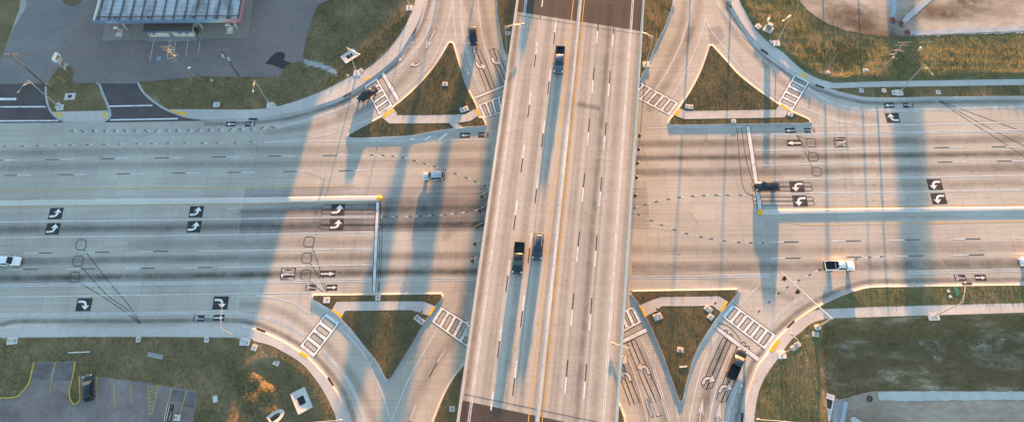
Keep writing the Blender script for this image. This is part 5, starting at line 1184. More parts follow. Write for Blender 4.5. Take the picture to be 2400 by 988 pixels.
mb = MB(); mb.box((CL/2, CWd-0.1, HC-0.5), (CL, 0.2, 1.0)); mb.build('fascia', M['blue'], canopy)
nb = 14
for i in range(nb):
    x = 0.75+i*(CL-1.5)/(nb-1); mb = MB()
    mb.box((x, CWd/2, HC-0.42), (0.24, CWd-0.6, 0.06)); mb.box((x, CWd/2, HC-0.56), (0.06, CWd-0.6, 0.22)); mb.build('beam', M['beam'], canopy)
for y in (1.5, 8.5):
    mb = MB(); mb.box((CL/2, y, HC-0.34), (CL-0.6, 0.26, 0.08)); mb.build('cross_beam', M['beam'], canopy)
for i, x in enumerate((4.8, 12.4, 22.8, 31.0)):
    mb = MB(); mb.box((x, 1.2, HC-0.30), (0.55, 0.45, 0.2)); mb.build('bracket', M['beam'], canopy)
    for y in (1.2, 11.5):
        if 2 > i > 0 and y < 2: continue
        mb = MB(); mb.box((x, y+0.6, (HC-0.8)/2), (0.35, 0.35, HC-0.8)); mb.build('column', M['cab'], canopy)
def word3(txt, o, u, v, w, h, mat, parent, name='lettering'):
    """raised lettering: o left end of the baseline centre, u along, v up"""
    vs, fs = glyph_text(txt); mb = MB(); mb.add([Vector(o)+Vector(u)*((x+0.5)*w)+Vector(v)*(y*h) for x, y in vs], fs)
    return mb.build(name, mat, parent)
sx = CL/345.0
word3('SUNOCO', (28*sx, -0.012, HC-0.5), (1, 0, 0), (0, 0, 1), 27*sx, 0.62, M['signface'], fas)
word3('OFFICIAL FUEL OF NASCAR', (287*sx, -0.012, HC-0.5), (1, 0, 0), (0, 0, 1), 48*sx, 0.4, M['signface'], fas)
# pump island signs and pumps
def pump(c, label, col):
    r = place_root('fuel_pump', label, 'fuel pump', c, 0.042, math.atan2(cd.y, cd.x), 'fuel pumps under the canopy')
    mb = MB(); bevel_box(mb, (0, 0, 0), (1.5, 2.2, 0.15)); mb.build('island', M['pad'], r)
    mb = MB(); bevel_box(mb, (0, 0, 0.15), (0.9, 0.6, 1.9), 0, 0.05); b = mb.build('housing', M['signface'], r)
    mb = MB(); mb.box((0, -0.312, 1.5), (0.7, 0.02, 0.55)); mb.build('screen', M['signback'], b); mb = MB(); mb.box((0, -0.312, 0.75), (0.86, 0.02, 0.8)); mb.build('lower_panel', col, b)
M['pinkred'] = simple('sign_red', (0.50, 0.10, 0.13), 0.5)
pump((281, 77), 'pink and white fuel pump at the left end of the canopy', M['pinkred']); pump((540, 70), 'fuel pump at the right end of the canopy', M['cab'])
k0, k1 = G(352, 87, 0.05), G(458, 86, 0.05); kd, kn = wall_frame(k0, k1); KL = (k1-k0).length
M['pinkwall'] = noisy('pale_pink_wall', [(0.3, (0.50, 0.43, 0.40)), (0.7, (0.60, 0.53, 0.50))], 0.6, fine=0.2); M['rooftar'] = simple('brown_roof', (0.12, 0.10, 0.085), 0.9); M['teal'] = simple('poster_teal', (0.05, 0.20, 0.20), 0.5); M['awn'] = simple('awning_blue', (0.09, 0.13, 0.22), 0.5); M['pale'] = simple('pale_letters', (0.6, 0.62, 0.45), 0.5)
ks = thing('kiosk', 'small pink walled food kiosk with blue awning under the gas canopy', 'kiosk', (k0.x, k0.y, 0.04), math.atan2(kd.y, kd.x))
mb = MB(); mb.box((KL/2, 2.6, 1.3), (KL, 5.2, 2.6)); mb.build('wall', M['pinkwall'], ks)
mb = MB(); mb.box((KL/2, 2.6, 2.7), (KL+0.7, 5.8, 0.2)); mb.build('roof', M['rooftar'], ks)
mb = MB(); mb.box((KL/2, -0.42, 2.45), (KL+0.7, 0.14, 0.6)); aw = mb.build('awning', M['awn'], ks)
word3('FOOD MART', (KL*0.28, -0.50, 2.45), (1, 0, 0), (0, 0, 1), KL*0.42, 0.42, M['pale'], aw)
for x, w, m in ((0.9, 1.3, 'signback'), (7.9, 2.2, 'teal')):
    mb = MB(); mb.box((x*KL/10, -0.012, 1.35), (w, 0.02, 0.9)); o = mb.build('poster', M[m], ks)
    mb = MB(); mb.box((x*KL/10, -0.026, 1.35), (w*0.35, 0.008, 0.45)); mb.build('poster_picture', M['signface'], o)
mb = MB(); mb.box((5*KL/10, -0.012, 1.0), (1.0, 0.02, 2.0)); d_ = mb.build('door', M['lum'], ks)
mb = MB(); mb.box((KL/2, -0.6, 0.05), (KL+1.0, 1.1, 0.1)); mb.build('step', M['lid'], ks)
r = place_root('ice_freezer', 'dark freezer with yellow trim at the right end of the kiosk', 'freezer', (461, 76), 0.05, math.atan2(kd.y, kd.x)); mb = MB(); bevel_box(mb, (0, 0, 0), (0.9, 0.8, 1.5)); mb.build('housing', M['signback'], r); mb = MB(); mb.box((0, -0.1, 1.51), (0.6, 0.12, 0.03)); mb.build('trim', M['kerbyellow'], r)
# station parking stripes
mb = MB()
for a, b in (((361, 94), (351, 145)), ((398, 93), (392, 138)), ((413, 93), (408, 128)), ((441, 92), (436, 132)), ((470, 90), (464, 128)), ((398, 95), (412, 106)), ((397, 103), (410, 115)), ((395, 111), (408, 124)), ((392, 138), (405, 137))): mb.strip(GL([a, b]), 0.12, 0.036)
o = mb.build('parking_stripes', M['thinwhite']); o['kind'] = 'structure'
mb = MB(); fr = frame((372, 137), (1, 0)); place(mb, [[(-0.55, -0.6), (0.55, -0.6), (0.55, 0.6), (-0.55, 0.6)]], fr, 0.037); M['accessblue'] = simple('accessible_blue', (0.20, 0.25, 0.29), 0.7); o = mb.build('accessible_bay_marking', M['accessblue']); o['kind'] = 'structure'
mb = MB(); place(mb, disc(-0.05, -0.1, 0.36, 0.27)+[stick((0.0, 0.0), (0.35, 0.0), 0.1), stick((-0.05, -0.05), (-0.3, 0.1), 0.1)]+disc(0.42, 0.02, 0.09), fr, 0.041); mb.build('wheelchair_symbol', simple('pale_blue_paint', (0.36, 0.50, 0.58), 0.6), o)
# dark wet patch on the lot
mb = MB(); pts = smooth([(622, 150), (634, 134), (648, 123), (664, 123), (668, 134), (664, 141), (682, 148), (676, 158), (664, 162), (650, 157), (636, 152), (622, 150)], 5)[:-1]; mb.poly(GL(ragged(pts, 0.10, 0.3), 0.034)); M['wet'] = simple('oil_patch', (0.028, 0.026, 0.028), 0.7); o = mb.build('oil_patch', M['wet']); o['kind'] = 'structure'
# price sign
s0, s1 = G(156, 168), G(163, 154); sd, sn = wall_frame(s0, s1); SLn = (s1-s0).length
ps = thing('price_sign', 'gas station price sign with white top box and red and green panels', 'sign', (s0.x, s0.y, VZ), math.atan2(sd.y, sd.x))
for x in (0.1, SLn-0.1): mb = MB(); mb.box((x, 0, 2.0), (0.16, 0.22, 4.0)); mb.build('post', M['cab'], ps)
M['orange'] = simple('sign_orange', (0.50, 0.22, 0.03), 0.5); M['sgreen'] = simple('sign_green', (0.05, 0.25, 0.08), 0.5); M['sred'] = simple('sign_dark_red', (0.40, 0.03, 0.04), 0.5); M['sblue'] = simple('sign_blue', (0.20, 0.32, 0.45), 0.5)
for z, h, m in ((1.0, 0.55, 'signface'), (1.62, 0.55, 'sgreen'), (2.24, 0.6, 'sred'), (2.9, 0.55, 'signface'), (3.5, 0.5, 'sblue')):
    mb = MB(); mb.box((SLn/2, 0, z), (SLn-0.36, 0.3, h)); p_ = mb.build('price_panel', M[m], ps)
    mb = MB()
    for i in range(3): mb.box((SLn*(0.3+0.2*i), -0.16, z), (0.14, 0.012, h*0.55))
    mb.build('price_figures', M['signback'] if m == 'signface' else M['signface'], p_)
mb = MB(); bevel_box(mb, (SLn/2, 0, 3.85), (SLn+0.3, 0.75, 1.2), 0, 0.06); tb_ = mb.build('top_box', M['signface'], ps); mb = MB(); mb.box((SLn/2, -0.385, 4.45), (SLn*0.7, 0.02, 0.8)); mb.build('emblem', M['orange'], tb_)
# parking lot sign
q0, q1 = G(398, 988, 2.95), G(407, 948, 2.95); qd, qn = wall_frame(q0, q1); QL = (q1-q0).length
sg = thing('lot_sign', 'black rectangular sign with gold and white marks on a post over the parking lot', 'sign', (q0.x, q0.y, 0.157), math.atan2(qd.y, qd.x))
mb = MB(); mb.box((QL/2, 0, 3.85), (QL, 0.5, 1.8)); pn = mb.build('panel', M['signback'], sg); mb = MB(); mb.box((QL/2, 0.2, 4.77), (QL, 0.06, 0.05)); mb.box((QL/2, -0.2, 4.77), (QL, 0.06, 0.05)); mb.build('trim', M['signface'], pn)
mb = MB(); mb.tube((QL*0.35, 0, 0), (QL*0.35, 0, 2.96), 0.14, 0.14, 8); mb.build('post', M['lum'], sg)
mb = MB(); bevel_box(mb, (QL*0.35, 0, 0), (1.1, 1.1, 0.5)); mb.build('footing', M['pad'], sg)
mb = MB()
for i, (x, w) in enumerate(((0.12, 0.3), (0.30, 0.35), (0.47, 0.3), (0.60, 0.18))):
    for p in disc(x*QL, 3.75, w*0.75, w*0.35, 9): mb.add([(u, -0.26, v) for u, v in p], [(0, 1, 2, 3)])
mb.build('white_marks', M['signface'], pn)
mb = MB(); mb.add([(x*QL, -0.262, z-0.75) for x, z in ((0.76, 4.4), (0.80, 4.25), (0.90, 4.95), (0.87, 5.0), (0.80, 4.5), (0.78, 4.6))], [(0, 1, 2, 3, 4, 5)]); mb.build('gold_tick', M['kerbyellow'], pn)
# riprap: pale stones in the drain channel
mb = MB(); ch = GL(smooth([(714, 147), (740, 152), (765, 160), (788, 174)], 6)); T_ = plen(ch); rs = random.Random(3)
for i in range(620):
    p = cut(ch, 0, max(0.01, rs.random()*T_))[-1]; s = rs.uniform(0.07, 0.16); o = Vector((rs.gauss(0, 0.25), rs.gauss(0, 0.38), 0))
    c = p+o; rr = [[Vector((c.x+s*k*math.cos(2*math.pi*j/6+i), c.y+s*k*math.sin(2*math.pi*j/6+i)*0.8, VZ-0.03+z*s)) for j in range(6)] for k, z in ((0.8, 0), (1.0, 0.5), (0.5, 1.0))]
    mb.loft(rr)
M['stone'] = noisy('pale_stone', [(0.3, (0.36, 0.36, 0.36)), (0.7, (0.56, 0.56, 0.55))], 3.0); tag(mb.build('riprap_stones', M['stone']), 'strip of pale grey stones in the drain channel beside the parking lot grass', 'stones', kind='stuff')
# ------------------------------------------------------------------ vehicles
M['glass'] = simple('car_glass', (0.012, 0.014, 0.016), 0.06, 0, 0, 0.6); M['rubber'] = simple('tyre_rubber', (0.02, 0.02, 0.02), 0.85); M['rim'] = simple('alloy_rim', (0.45, 0.45, 0.46), 0.35, 0.8)
M['trim'] = simple('black_trim', (0.018, 0.018, 0.019), 0.5); M['headlamp'] = simple('headlamp', (0.75, 0.76, 0.78), 0.12); M['taillamp'] = simple('taillamp', (0.35, 0.012, 0.012), 0.2); M['bedliner'] = simple('bed_liner', (0.025, 0.025, 0.027), 0.8)
def paint(name, c, metal=0.0): return simple(name, c, 0.28, metal, 0.8)
SHAPE = {  # stations of the lower body: x, half-width factor, top height
 'sedan': dict(L=4.85, W=1.86, st=[(-2.42, .78, .72), (-2.32, .90, .98), (-1.75, .98, 1.05), (-0.9, 1, 1.0), (0.6, 1, .97), (1.05, .99, .95), (1.7, .96, .86), (2.15, .90, .76), (2.38, .74, .62)], zb=.24,
               cab=(-1.95, -1.15, 0.25, 1.10), wr=.74, wb=.93, zr=1.46, wx=(-1.42, 1.45), r=.33),
 'suv': dict(L=4.75, W=1.90, st=[(-2.36, .80, .85), (-2.30, .93, 1.08), (-1.8, .99, 1.12), (-0.6, 1, 1.08), (0.6, 1, 1.06), (1.0, .99, 1.05), (1.65, .96, .99), (2.12, .90, .88), (2.36, .74, .68)], zb=.28,
             cab=(-2.26, -1.95, 0.30, 1.08), wr=.78, wb=.94, zr=1.70, wx=(-1.38, 1.42), r=.37),
 'pickup': dict(L=5.9, W=2.02, st=[(-2.95, .94, 1.02), (-2.90, .97, 1.10), (-2.0, .99, 1.12), (-0.75, 1, 1.12), (0.9, 1, 1.14), (1.35, 1, 1.15), (2.2, .98, 1.12), (2.70, .94, 1.04), (2.94, .80, .80)], zb=.38,
                cab=(-0.80, -0.55, 0.72, 1.42), wr=.78, wb=.93, zr=1.92, wx=(-1.75, 1.95), r=.42)}
def vehicle(kind, c, f, mat, label, z0=0.0, scale=(1, 1, 1), sunroof=False, rails=False, roofmat=None, front_glass=None, liner=True, cat=None, sidetrim=False, group=None):
    S = SHAPE[kind]; W = S['W']/2; o = G(c[0], c[1], z0+0.9); q = G(c[0]+f[0], c[1]+f[1], z0+0.9); fw = (q-o).normalized()
    nm = {'sedan': 'sedan_car', 'suv': 'sport_utility_car', 'pickup': 'pickup_truck'}[kind]
    r = thing(nm, label, cat or {'sedan': 'car', 'suv': 'car', 'pickup': 'pickup truck'}[kind], (o.x, o.y, z0+0.012), math.atan2(fw.y, fw.x)); r.scale = scale
    mb = MB(); rings = []
    st = S['st']
    def ring(x, w, zt, zb):
        return [Vector((x, y, z)) for y, z in ((-w*.86, zb), (-w*.985, zb+.14), (-w, (zb+zt)/2), (-w*.965, zt-.09), (-w*.86, zt-.01), (-w*.45, zt+.02), (w*.45, zt+.02), (w*.86, zt-.01), (w*.965, zt-.09), (w, (zb+zt)/2), (w*.985, zb+.14), (w*.86, zb))]
    bedlo = None
    for i, (x, wf, zt) in enumerate(st):
        zb = S['zb']+(0.12 if i in (0, len(st)-1) else 0)
        rings.append(ring(x, W*wf, zt, zb))
    if kind == 'pickup':
        cut_i = 3                                 # the bed: floor and walls behind the cab
        mb.loft(rings[cut_i:]); xb0, xb1 = st[0][0]+0.03, st[3][0]; zb, zt = S['zb'], 1.12
        for sy in (-1, 1):
            sec = [(sy*W*.86, zb), (sy*W*.99, zb+.14), (sy*W, (zb+zt)/2), (sy*W*.97, zt-.05), (sy*W*.94, zt), (sy*W*.84, zt), (sy*W*.82, zb)]
            rr = [[Vector((x, y*k, z)) for y, z in sec] for x, k in ((xb0, .965), (xb0+.12, .99), (-1.9, 1.0), (xb1, 1.0))]
            if sy > 0: rr = [list(reversed(a)) for a in rr]
            mb.loft(rr)
        mb.box(((xb0+xb1)/2, 0, zb+.12), (xb1-xb0-.02, W*1.66, .2)); mb.box((xb0+.05, 0, (zb+zt)/2+.02), (.09, W*1.68, zt-zb-.06))
    else: mb.loft(rings)
    rb, rr_, rf, fb = S['cab']; zb_ = st[4][2]-.03; zr = S['zr']; wb, wr = W*S['wb'], W*S['wr']
    def rect(x0, x1, w, z, k=.10):
        return [Vector(p+(z,)) for p in ((x0+k, -w), (x1-k, -w), (x1, -w+k), (x1, w-k), (x1-k, w), (x0+k, w), (x0, w-k), (x0, -w+k))]
    mb.loft([rect(rb, fb, wb, zb_), rect(rr_, rf, wr, zr-.06), rect(rr_+.07, rf-.08, wr-.10, zr)])
    body = mb.build('body', mat, r, smooth=38)
    if roofmat:
        mb = MB(); mb.loft([rect(rr_+.02, rf-.02, wr-.03, zr-.045), rect(rr_+.08, rf-.09, wr-.11, zr+.006)]); mb.build('roof', roofmat, r, smooth=38)
    A = lambda x, y, z: Vector((x, y, z))
    def pane(name, quad, out, m=None):
        cc = sum(quad, Vector())/4; qd_ = [cc+(p-cc)*0.92+Vector(out)*0.012 for p in quad]
        mb = MB(); mb.add(qd_+[p-Vector(out)*0.02 for p in qd_], [(0, 1, 2, 3), (4, 7, 6, 5), (0, 4, 5, 1), (1, 5, 6, 2), (2, 6, 7, 3), (3, 7, 4, 0)]); return mb.build(name, m or M['glass'], r)
    zt_ = zr-.06
    nf = A(zt_-zb_, 0, fb-rf).normalized(); nr = A(-(zt_-zb_), 0, rr_-rb).normalized()
    pane('windshield', [A(fb, -wb+.06, zb_+.05), A(fb, wb-.06, zb_+.05), A(rf, wr-.03, zt_), A(rf, -wr+.03, zt_)], nf, front_glass)
    pane('rear_window', [A(rb, wb-.06, zb_+.05), A(rb, -wb+.06, zb_+.05), A(rr_, -wr+.03, zt_), A(rr_, wr-.03, zt_)], nr)
    for sy in (-1, 1):
        ns = A(0, sy*(zt_-zb_), wb-wr).normalized()
        ql = [A(rb+.12, sy*wb, zb_+.07), A(fb-.12, sy*wb, zb_+.07), A(rf-.06, sy*wr, zt_), A(rr_+.10, sy*wr, zt_)]
        pane('side_window', ql if sy < 0 else list(reversed(ql)), ns)
        mb = MB(); xm = (rb+fb)/2; mb.tube(A(xm, sy*(wb+.012), zb_+.05), A(xm+.02, sy*(wr+.012), zt_), .035, .03, 5); mb.build('door_pillar', mat, r)
        mb = MB(); bevel_box(mb, (fb-.42, sy*(wb+.17), zb_+.03), (.14, .26, .16)); mb.build('mirror', M['trim'], r)
    xf, xr = st[-1][0], st[0][0]
    for sy in (-1, 1):
        mb = MB(); mb.loft([[A(xf-.30, sy*W*.62, zz), A(xf-.14, sy*W*.88, zz), A(xf-.42, sy*W*.93, zz), A(xf-.52, sy*W*.70, zz)] for zz in (st[-2][2]-.10, st[-2][2]+.03)]); mb.build('headlight', M['headlamp'], r)
        mb = MB(); mb.box((xr+.09, sy*W*.80, st[1][2]-.18), (.14, W*.30, .26)); mb.build('tail_light', M['taillamp'], r)
    mb = MB(); mb.loft([ring(xf-.12, W*.86, .62, S['zb']), ring(xf+.03, W*.74, .58, S['zb']+.06)]); mb.build('front_bumper', M['trim'], r)
    mb = MB(); mb.box((xr-.03, 0, .58), (.18, W*1.74, .24)); mb.build('rear_bumper', M['trim'], r)
    if sunroof:
        mb = MB(); mb.box(((rr_*0.25+rf*0.75)-.35, 0, zr+.004), (.85, wr*1.25, .012)); sr = mb.build('sunroof', M['glass'], r)
    if rails:
        for sy in (-1, 1): mb = MB(); mb.box(((rr_+rf)/2, sy*(wr-.14), zr+.03), (rf-rr_-.35, .05, .06)); mb.build('roof_rail', M['galv'], r)
    if kind == 'pickup':
        x0, x1 = st[0][0]+.12, st[3][0]-.03
        mb = MB(); mb.box(((x0+x1)/2, 0, S['zb']+.235), (x1-x0, W*1.64, .02))
        for sy in (-1, 1): mb.box(((x0+x1)/2, sy*W*.815, .86), (x1-x0, .02, .46))
        mb.box((x0+.012, 0, .86), (.02, W*1.6, .44)); mb.build('bed_liner', M['bedliner'], r)
        for k in range(2):
            mb = MB(); mb.box((rr_+.1, (-1)**k*.32, zr+.02), (.12, .16, .04)); mb.build('roof_marker', M['trim'], r) if label.startswith('white') else None
    for x in S['wx']:
        for sy in (-1, 1):
            mb = MB(); rr2 = S['r']; y = sy*(W-.10); mb.tube((x, y-.12*1, rr2), (x, y+.12, rr2), rr2, rr2, 20); w_ = mb.build('wheel', M['rubber'], r, smooth=40)
            mb = MB(); mb.tube((x, y+sy*.10, rr2), (x, y+sy*.128, rr2), rr2*.66, rr2*.6, 14); mb.build('rim', M['rim'], w_)
    return r
PB, PW, PG, PS = paint('black_car_paint', (0.011, 0.011, 0.012)), paint('white_car_paint', (0.74, 0.74, 0.74)), paint('dark_grey_car_paint', (0.050, 0.056, 0.066), 0.4), paint('silver_car_paint', (0.50, 0.52, 0.53), 0.5)
PBL = paint('slate_car_paint', (0.10, 0.115, 0.14), 0.45)
M['glintglass'] = simple('painted_glint_glass', (0.17, 0.15, 0.09), 0.25)  # gold base colour paints the low sun's glint onto one windshield
DZ = DECK
vehicle('suv', (1108, 84), (0.08, 1), PB, 'black off-road car with square sunroof coming down the upper left ramp', 0, (0.98, 1.0, 1.02), sunroof=True)
vehicle('sedan', (860, 219.5), (-1, 0.62), PB, 'black sedan driving across the ladder crosswalk at upper left')
vehicle('pickup', (1311, 140), (-0.09, 1), PBL, 'slate blue pickup with black bed on the upper part of the bridge', DZ, (1.12, 1.02, 1.0))
vehicle('pickup', (1215, 604), (-0.09, 1), PB, 'black pickup on the lower part of the bridge beside the dark grey car', DZ, (1.06, 1.0, 1.0))
vehicle('suv', (1261, 577.5), (-0.09, 1), PG, 'dark grey car on the bridge beside the central barrier', DZ, (1.06, 1.03, 1.0), rails=True)
vehicle('suv', (1015, 412.5), (-1, 0.03), PS, 'silver car with roof rails crossing the intersection towards the left', 0, (0.97, 0.97, 1.0), rails=True)
vehicle('suv', (1798, 436.5), (-1, 0.015), PB, 'long black car waiting at the right stop bar in a left turn lane', 0, (1.06, 1.0, 1.0))
vehicle('pickup', (1968, 622), (1, 0.0), PW, 'white pickup with black bed heading right below the right median', 0, (1.0, 1.0, 1.0))
vehicle('suv', (17, 611), (1, 0.01), PW, 'white car entering at the left edge of the photo', 0, (1.15, 1.05, 1.05))
vehicle('suv', (2419, 612), (-1, 0.01), paint('white_car_paint', (0.62, 0.64, 0.67)), 'pale car at the right edge of the photo, only its nose in view', 0, (0.98, 1.0, 1.0))
vehicle('pickup', (1728, 851), (0.42, -1), PB, 'black pickup with glinting windshield waiting at the lower right stop bar', 0, (1.03, 1.0, 1.0), roofmat=PG, front_glass=M['glintglass'])
vehicle('suv', (205, 906), (-0.05, -1), PB, 'black car parked beside the yellow kerb in the parking lot', 0.157, (1.06, 1.0, 0.95))
vehicle('pickup', (1263, -140), (-0.1, 1), PW, 'white pickup following down the bridge just above the photo edge', DZ, (1.05, 1.0, 1.05))
# ------------------------------------------------------------------ litter and stumps of construction in the grass
def plank(c, size, rz, m, label, name='timber', cat='debris'):
    r = place_root(name, label, cat, c, VZ, R(rz)); mb = MB(); bevel_box(mb, (0, 0, 0), size); mb.build('piece', M[m] if isinstance(m, str) else m, r)
plank((187, 825), (4.2, 0.25, 0.12), 2, 'pad', 'long pale pole lying on the lower left grass', 'pole_section')
plank((365, 833), (3.2, 0.9, 0.08), -12, 'lid', 'grey rubble slab in the lower left grass above the parking lot', 'rubble_slab')
M['tarp'] = simple('green_tarp', (0.03, 0.17, 0.09), 0.6)
plank((2241, 681), (0.8, 1.9, 0.06), 12, M['tarp'], 'green painted board on the grass strip at right', 'board')
plank((1601, 859), (1.5, 0.3, 0.1), 5, 'pad', 'pale pole piece lying below the twin sign posts', 'pole_section')
plank((2222, 682), (0.5, 0.5, 0.06), 0, 'pad', 'small round pale cover upper one left of the green board', 'cover'); plank((2226, 695), (0.6, 0.5, 0.06), 10, 'pad', 'small round pale cover lower one left of the green board', 'cover')
# ------------------------------------------------------------------ beyond the frame to the north: what casts the long evening shadows
SHN = SUN_H; SHL = Vector((-SHN.y, SHN.x, 0)); TAN = math.tan(SUN_EL)
def sunline(px, py, d): return G(px, py)+SHN*d
M['shedwall'] = simple('warehouse_wall', (0.42, 0.41, 0.39), 0.8); M['shedroof'] = simple('warehouse_roof', (0.3, 0.31, 0.32), 0.6); M['bark'] = noisy('bark', [(0.3, (0.10, 0.075, 0.055)), (0.7, (0.17, 0.13, 0.10))], 2.0); M['leaf'] = grassmat('tree_leaves', [(0.3, (0.045, 0.07, 0.022)), (0.7, (0.09, 0.11, 0.035))])
def building(corner, w, d, h0, h1, label, name):
    """right front corner on a sun line, w metres to the left; the eave rises from h1 (right) to h0 (left)"""
    r = thing(name, label, 'warehouse', (corner.x, corner.y, 0), math.atan2(SHL.y, SHL.x))
    f = lambda t: h1+(h0-h1)*t
    mb = MB(); vs = [(0, 0, -0.1), (w, 0, -0.1), (w, -d, -0.1), (0, -d, -0.1), (0, 0, f(0)), (w, 0, f(1)), (w, -d, f(1)), (0, -d, f(0))]
    mb.add(vs, [(0, 1, 5, 4), (1, 2, 6, 5), (2, 3, 7, 6), (3, 0, 4, 7)]); mb.build('wall', M['shedwall'], r)
    mb = MB(); e = 0.3; mb.add([(-e*0, e, f(0)+.02), (w+e, e, f(1)+.02), (w+e, -d-e, f(1)+.02), (0, -d-e, f(0)+.02), (0, e, f(0)+.3), (w+e, e, f(1)+.3), (w+e, -d-e, f(1)+.3), (0, -d-e, f(0)+.3)], [(0, 3, 2, 1), (4, 5, 6, 7), (0, 1, 5, 4), (1, 2, 6, 5), (2, 3, 7, 6), (3, 0, 4, 7)]); mb.build('roof', M['shedroof'], r)
    for i in range(max(1, int(w//14))):
        mb = MB(); mb.box((6+i*13.0, 0.04, min(h0, h1)*0.35), (min(4, w*0.3), 0.06, min(h0, h1)*0.7)); mb.build('door', M['lum'], r)
building(sunline(690, 430, 92), 150, 30, 14.6, 14.6, 'long grey warehouse beyond the gas station', 'warehouse')
_p1, _p2 = G(975, -40), G(785, 174); _t = (_p2-_p1).dot(SHL); _h1 = 22*TAN; _h2 = (22+(_p1-_p2).dot(SHN))*TAN
building(sunline(975, -40, 22), 26, 8, _h1+(_h2-_h1)*26/_t, _h1, 'unseen slant-topped block added to shade the upper left ramp grass', 'added_shade_block')  # added blocker, sloped to shape a slanted shade edge really due to terrain
def tree(base, h, w, zc, label, n=1500, dens=1.0):
    r = thing('roadside_tree', label, 'tree', (base.x, base.y, -0.1), 0, 'trees north of the intersection'); rs = np.random.default_rng(int(abs(base.x*7))+3)
    mb = MB(); mb.tube((0, 0, 0), (0.1, 0, zc+(h-zc)*0.4), 0.22, 0.1, 8)
    for i in range(6): a = i*1.05; mb.tube((0.05, 0, zc*0.8+i*0.15), (w*0.35*math.cos(a), w*0.35*math.sin(a), zc+(h-zc)*0.5), 0.09, 0.03, 5)
    mb.build('trunk', M['bark'], r)
    u = rs.normal(size=(n, 3)); u /= np.linalg.norm(u, axis=1)[:, None]; rad = rs.random(n)**(1/3)
    lob = 1+0.18*np.sin(u[:, 0]*5+1)+0.15*np.cos(u[:, 1]*6+u[:, 2]*4)
    p = u*(rad*lob)[:, None]*np.array([w/2, w/2, (h-zc)/2])+np.array([0, 0, (h+zc)/2])
    mb = MB()
    for q in p:
        a = rs.normal(size=3); a /= np.linalg.norm(a); b = np.cross(a, rs.normal(size=3)); b /= np.linalg.norm(b); s = 0.35
        mb.add([q-a*s, q+b*s*0.5, q+a*s, q-b*s*0.5], [(0, 1, 2, 3)])
    mb.build('crown', M['leaf'], r)
tree(sunline(937, 400, 88), 11.5, 4.6, 5.2, 'tree with a high rounded crown beyond the upper left ramp')
tree(sunline(1032, 400, 86), 12.0, 5.4, 5.2, 'taller tree with a high crown just left of the bridge approach')
tree(sunline(2129, 420, 104), 12.5, 4.6, 0.6, 'dense columnar tree beyond the upper right sand lot', 2600)
tree(sunline(2163, 420, 112), 12.0, 3.4, 0.8, 'thinner columnar tree right of the dense one beyond the sand lot', 500)
tree(sunline(1936, 400, 66), 12.0, 0.95, 4.2, 'very slender tree beyond the grey control cabinet', 240)
for c, lab in (((1714, -30), 'plain wooden pole above the photo edge by the right ramp'), ((1622, -60), 'plain wooden pole above the photo edge between the right ramp lanes'), ((2010, -20), 'plain wooden pole above the photo edge on the sand lot')):
    r = place_root('wooden_pole', lab, 'pole', c, 0.0); mb = MB(); mb.tube((0, 0, 0), (0, 0, 11.0), 0.19, 0.14, 8); mb.build('shaft', M['wood'], r); mb = MB(); mb.box((0, 0, 10.4), (1.6, 0.12, 0.14)); mb.build('crossarm', M['wood'], r)
# ------------------------------------------------------------------ grass blades
def inside(P_, poly):
    x, y = P_[:, 0], P_[:, 1]; c = np.zeros(len(P_), bool); n = len(poly)
    for i in range(n):
        x0, y0 = poly[i]; x1, y1 = poly[(i+1) % n]
        if y0 == y1: continue
        c ^= ((y0 > y) != (y1 > y)) & (x < (x1-x0)*(y-y0)/(y1-y0)+x0)
    return c
W2 = lambda pts: [(p.x, p.y) for p in GL(pts)]
walkpolys = [W2(sNWS+[(1003, -160)]+[p for p in reversed(sNWK[12:])]+[(481, 281), (435, 274)]), W2(sSWS+list(reversed(sSWK))), W2(sNEK+list(reversed(sNES)))]
walkpolys = [w for w in walkpolys if w]+[W2(p) for k in IWALK for p in IWALK[k]]
_k = min(range(len(sSEK)), key=lambda i: (sSEK[i][0]-1900)**2+(sSEK[i][1]-726)**2)
walkpolys.append(W2(sSEK[_k:]+list(reversed(sSES))+list(reversed(SEU))))
walkpolys[2] = W2(sNEK[:min(range(len(sNEK)), key=lambda i: (sNEK[i][0]-1940)**2)+1]+NEL[1:]+list(reversed(sNES)))
walkpolys.append(W2(PK)); walkpolys.append(W2([(121, 263), (252, 260), (257, 268), (254, 276), (240, 283), (159, 284), (136, 276)]))
for o in list(scene.objects):                    # keep slabs and footings clear of blades
    if o.name.split('.')[0] in ('slab', 'footing', 'rim', 'headwall', 'spillway', 'end_slab') and o.parent:
        mw = Matrix.Translation(o.parent.location) @ o.parent.rotation_euler.to_matrix().to_4x4()
        xs = [v.co.x for v in o.data.vertices]; ys = [v.co.y for v in o.data.vertices]
        q = [mw @ Vector((x, y, 0)) for x, y in ((min(xs), min(ys)), (max(xs), min(ys)), (max(xs), max(ys)), (min(xs), max(ys)))]; walkpolys.append([(v.x, v.y) for v in q])
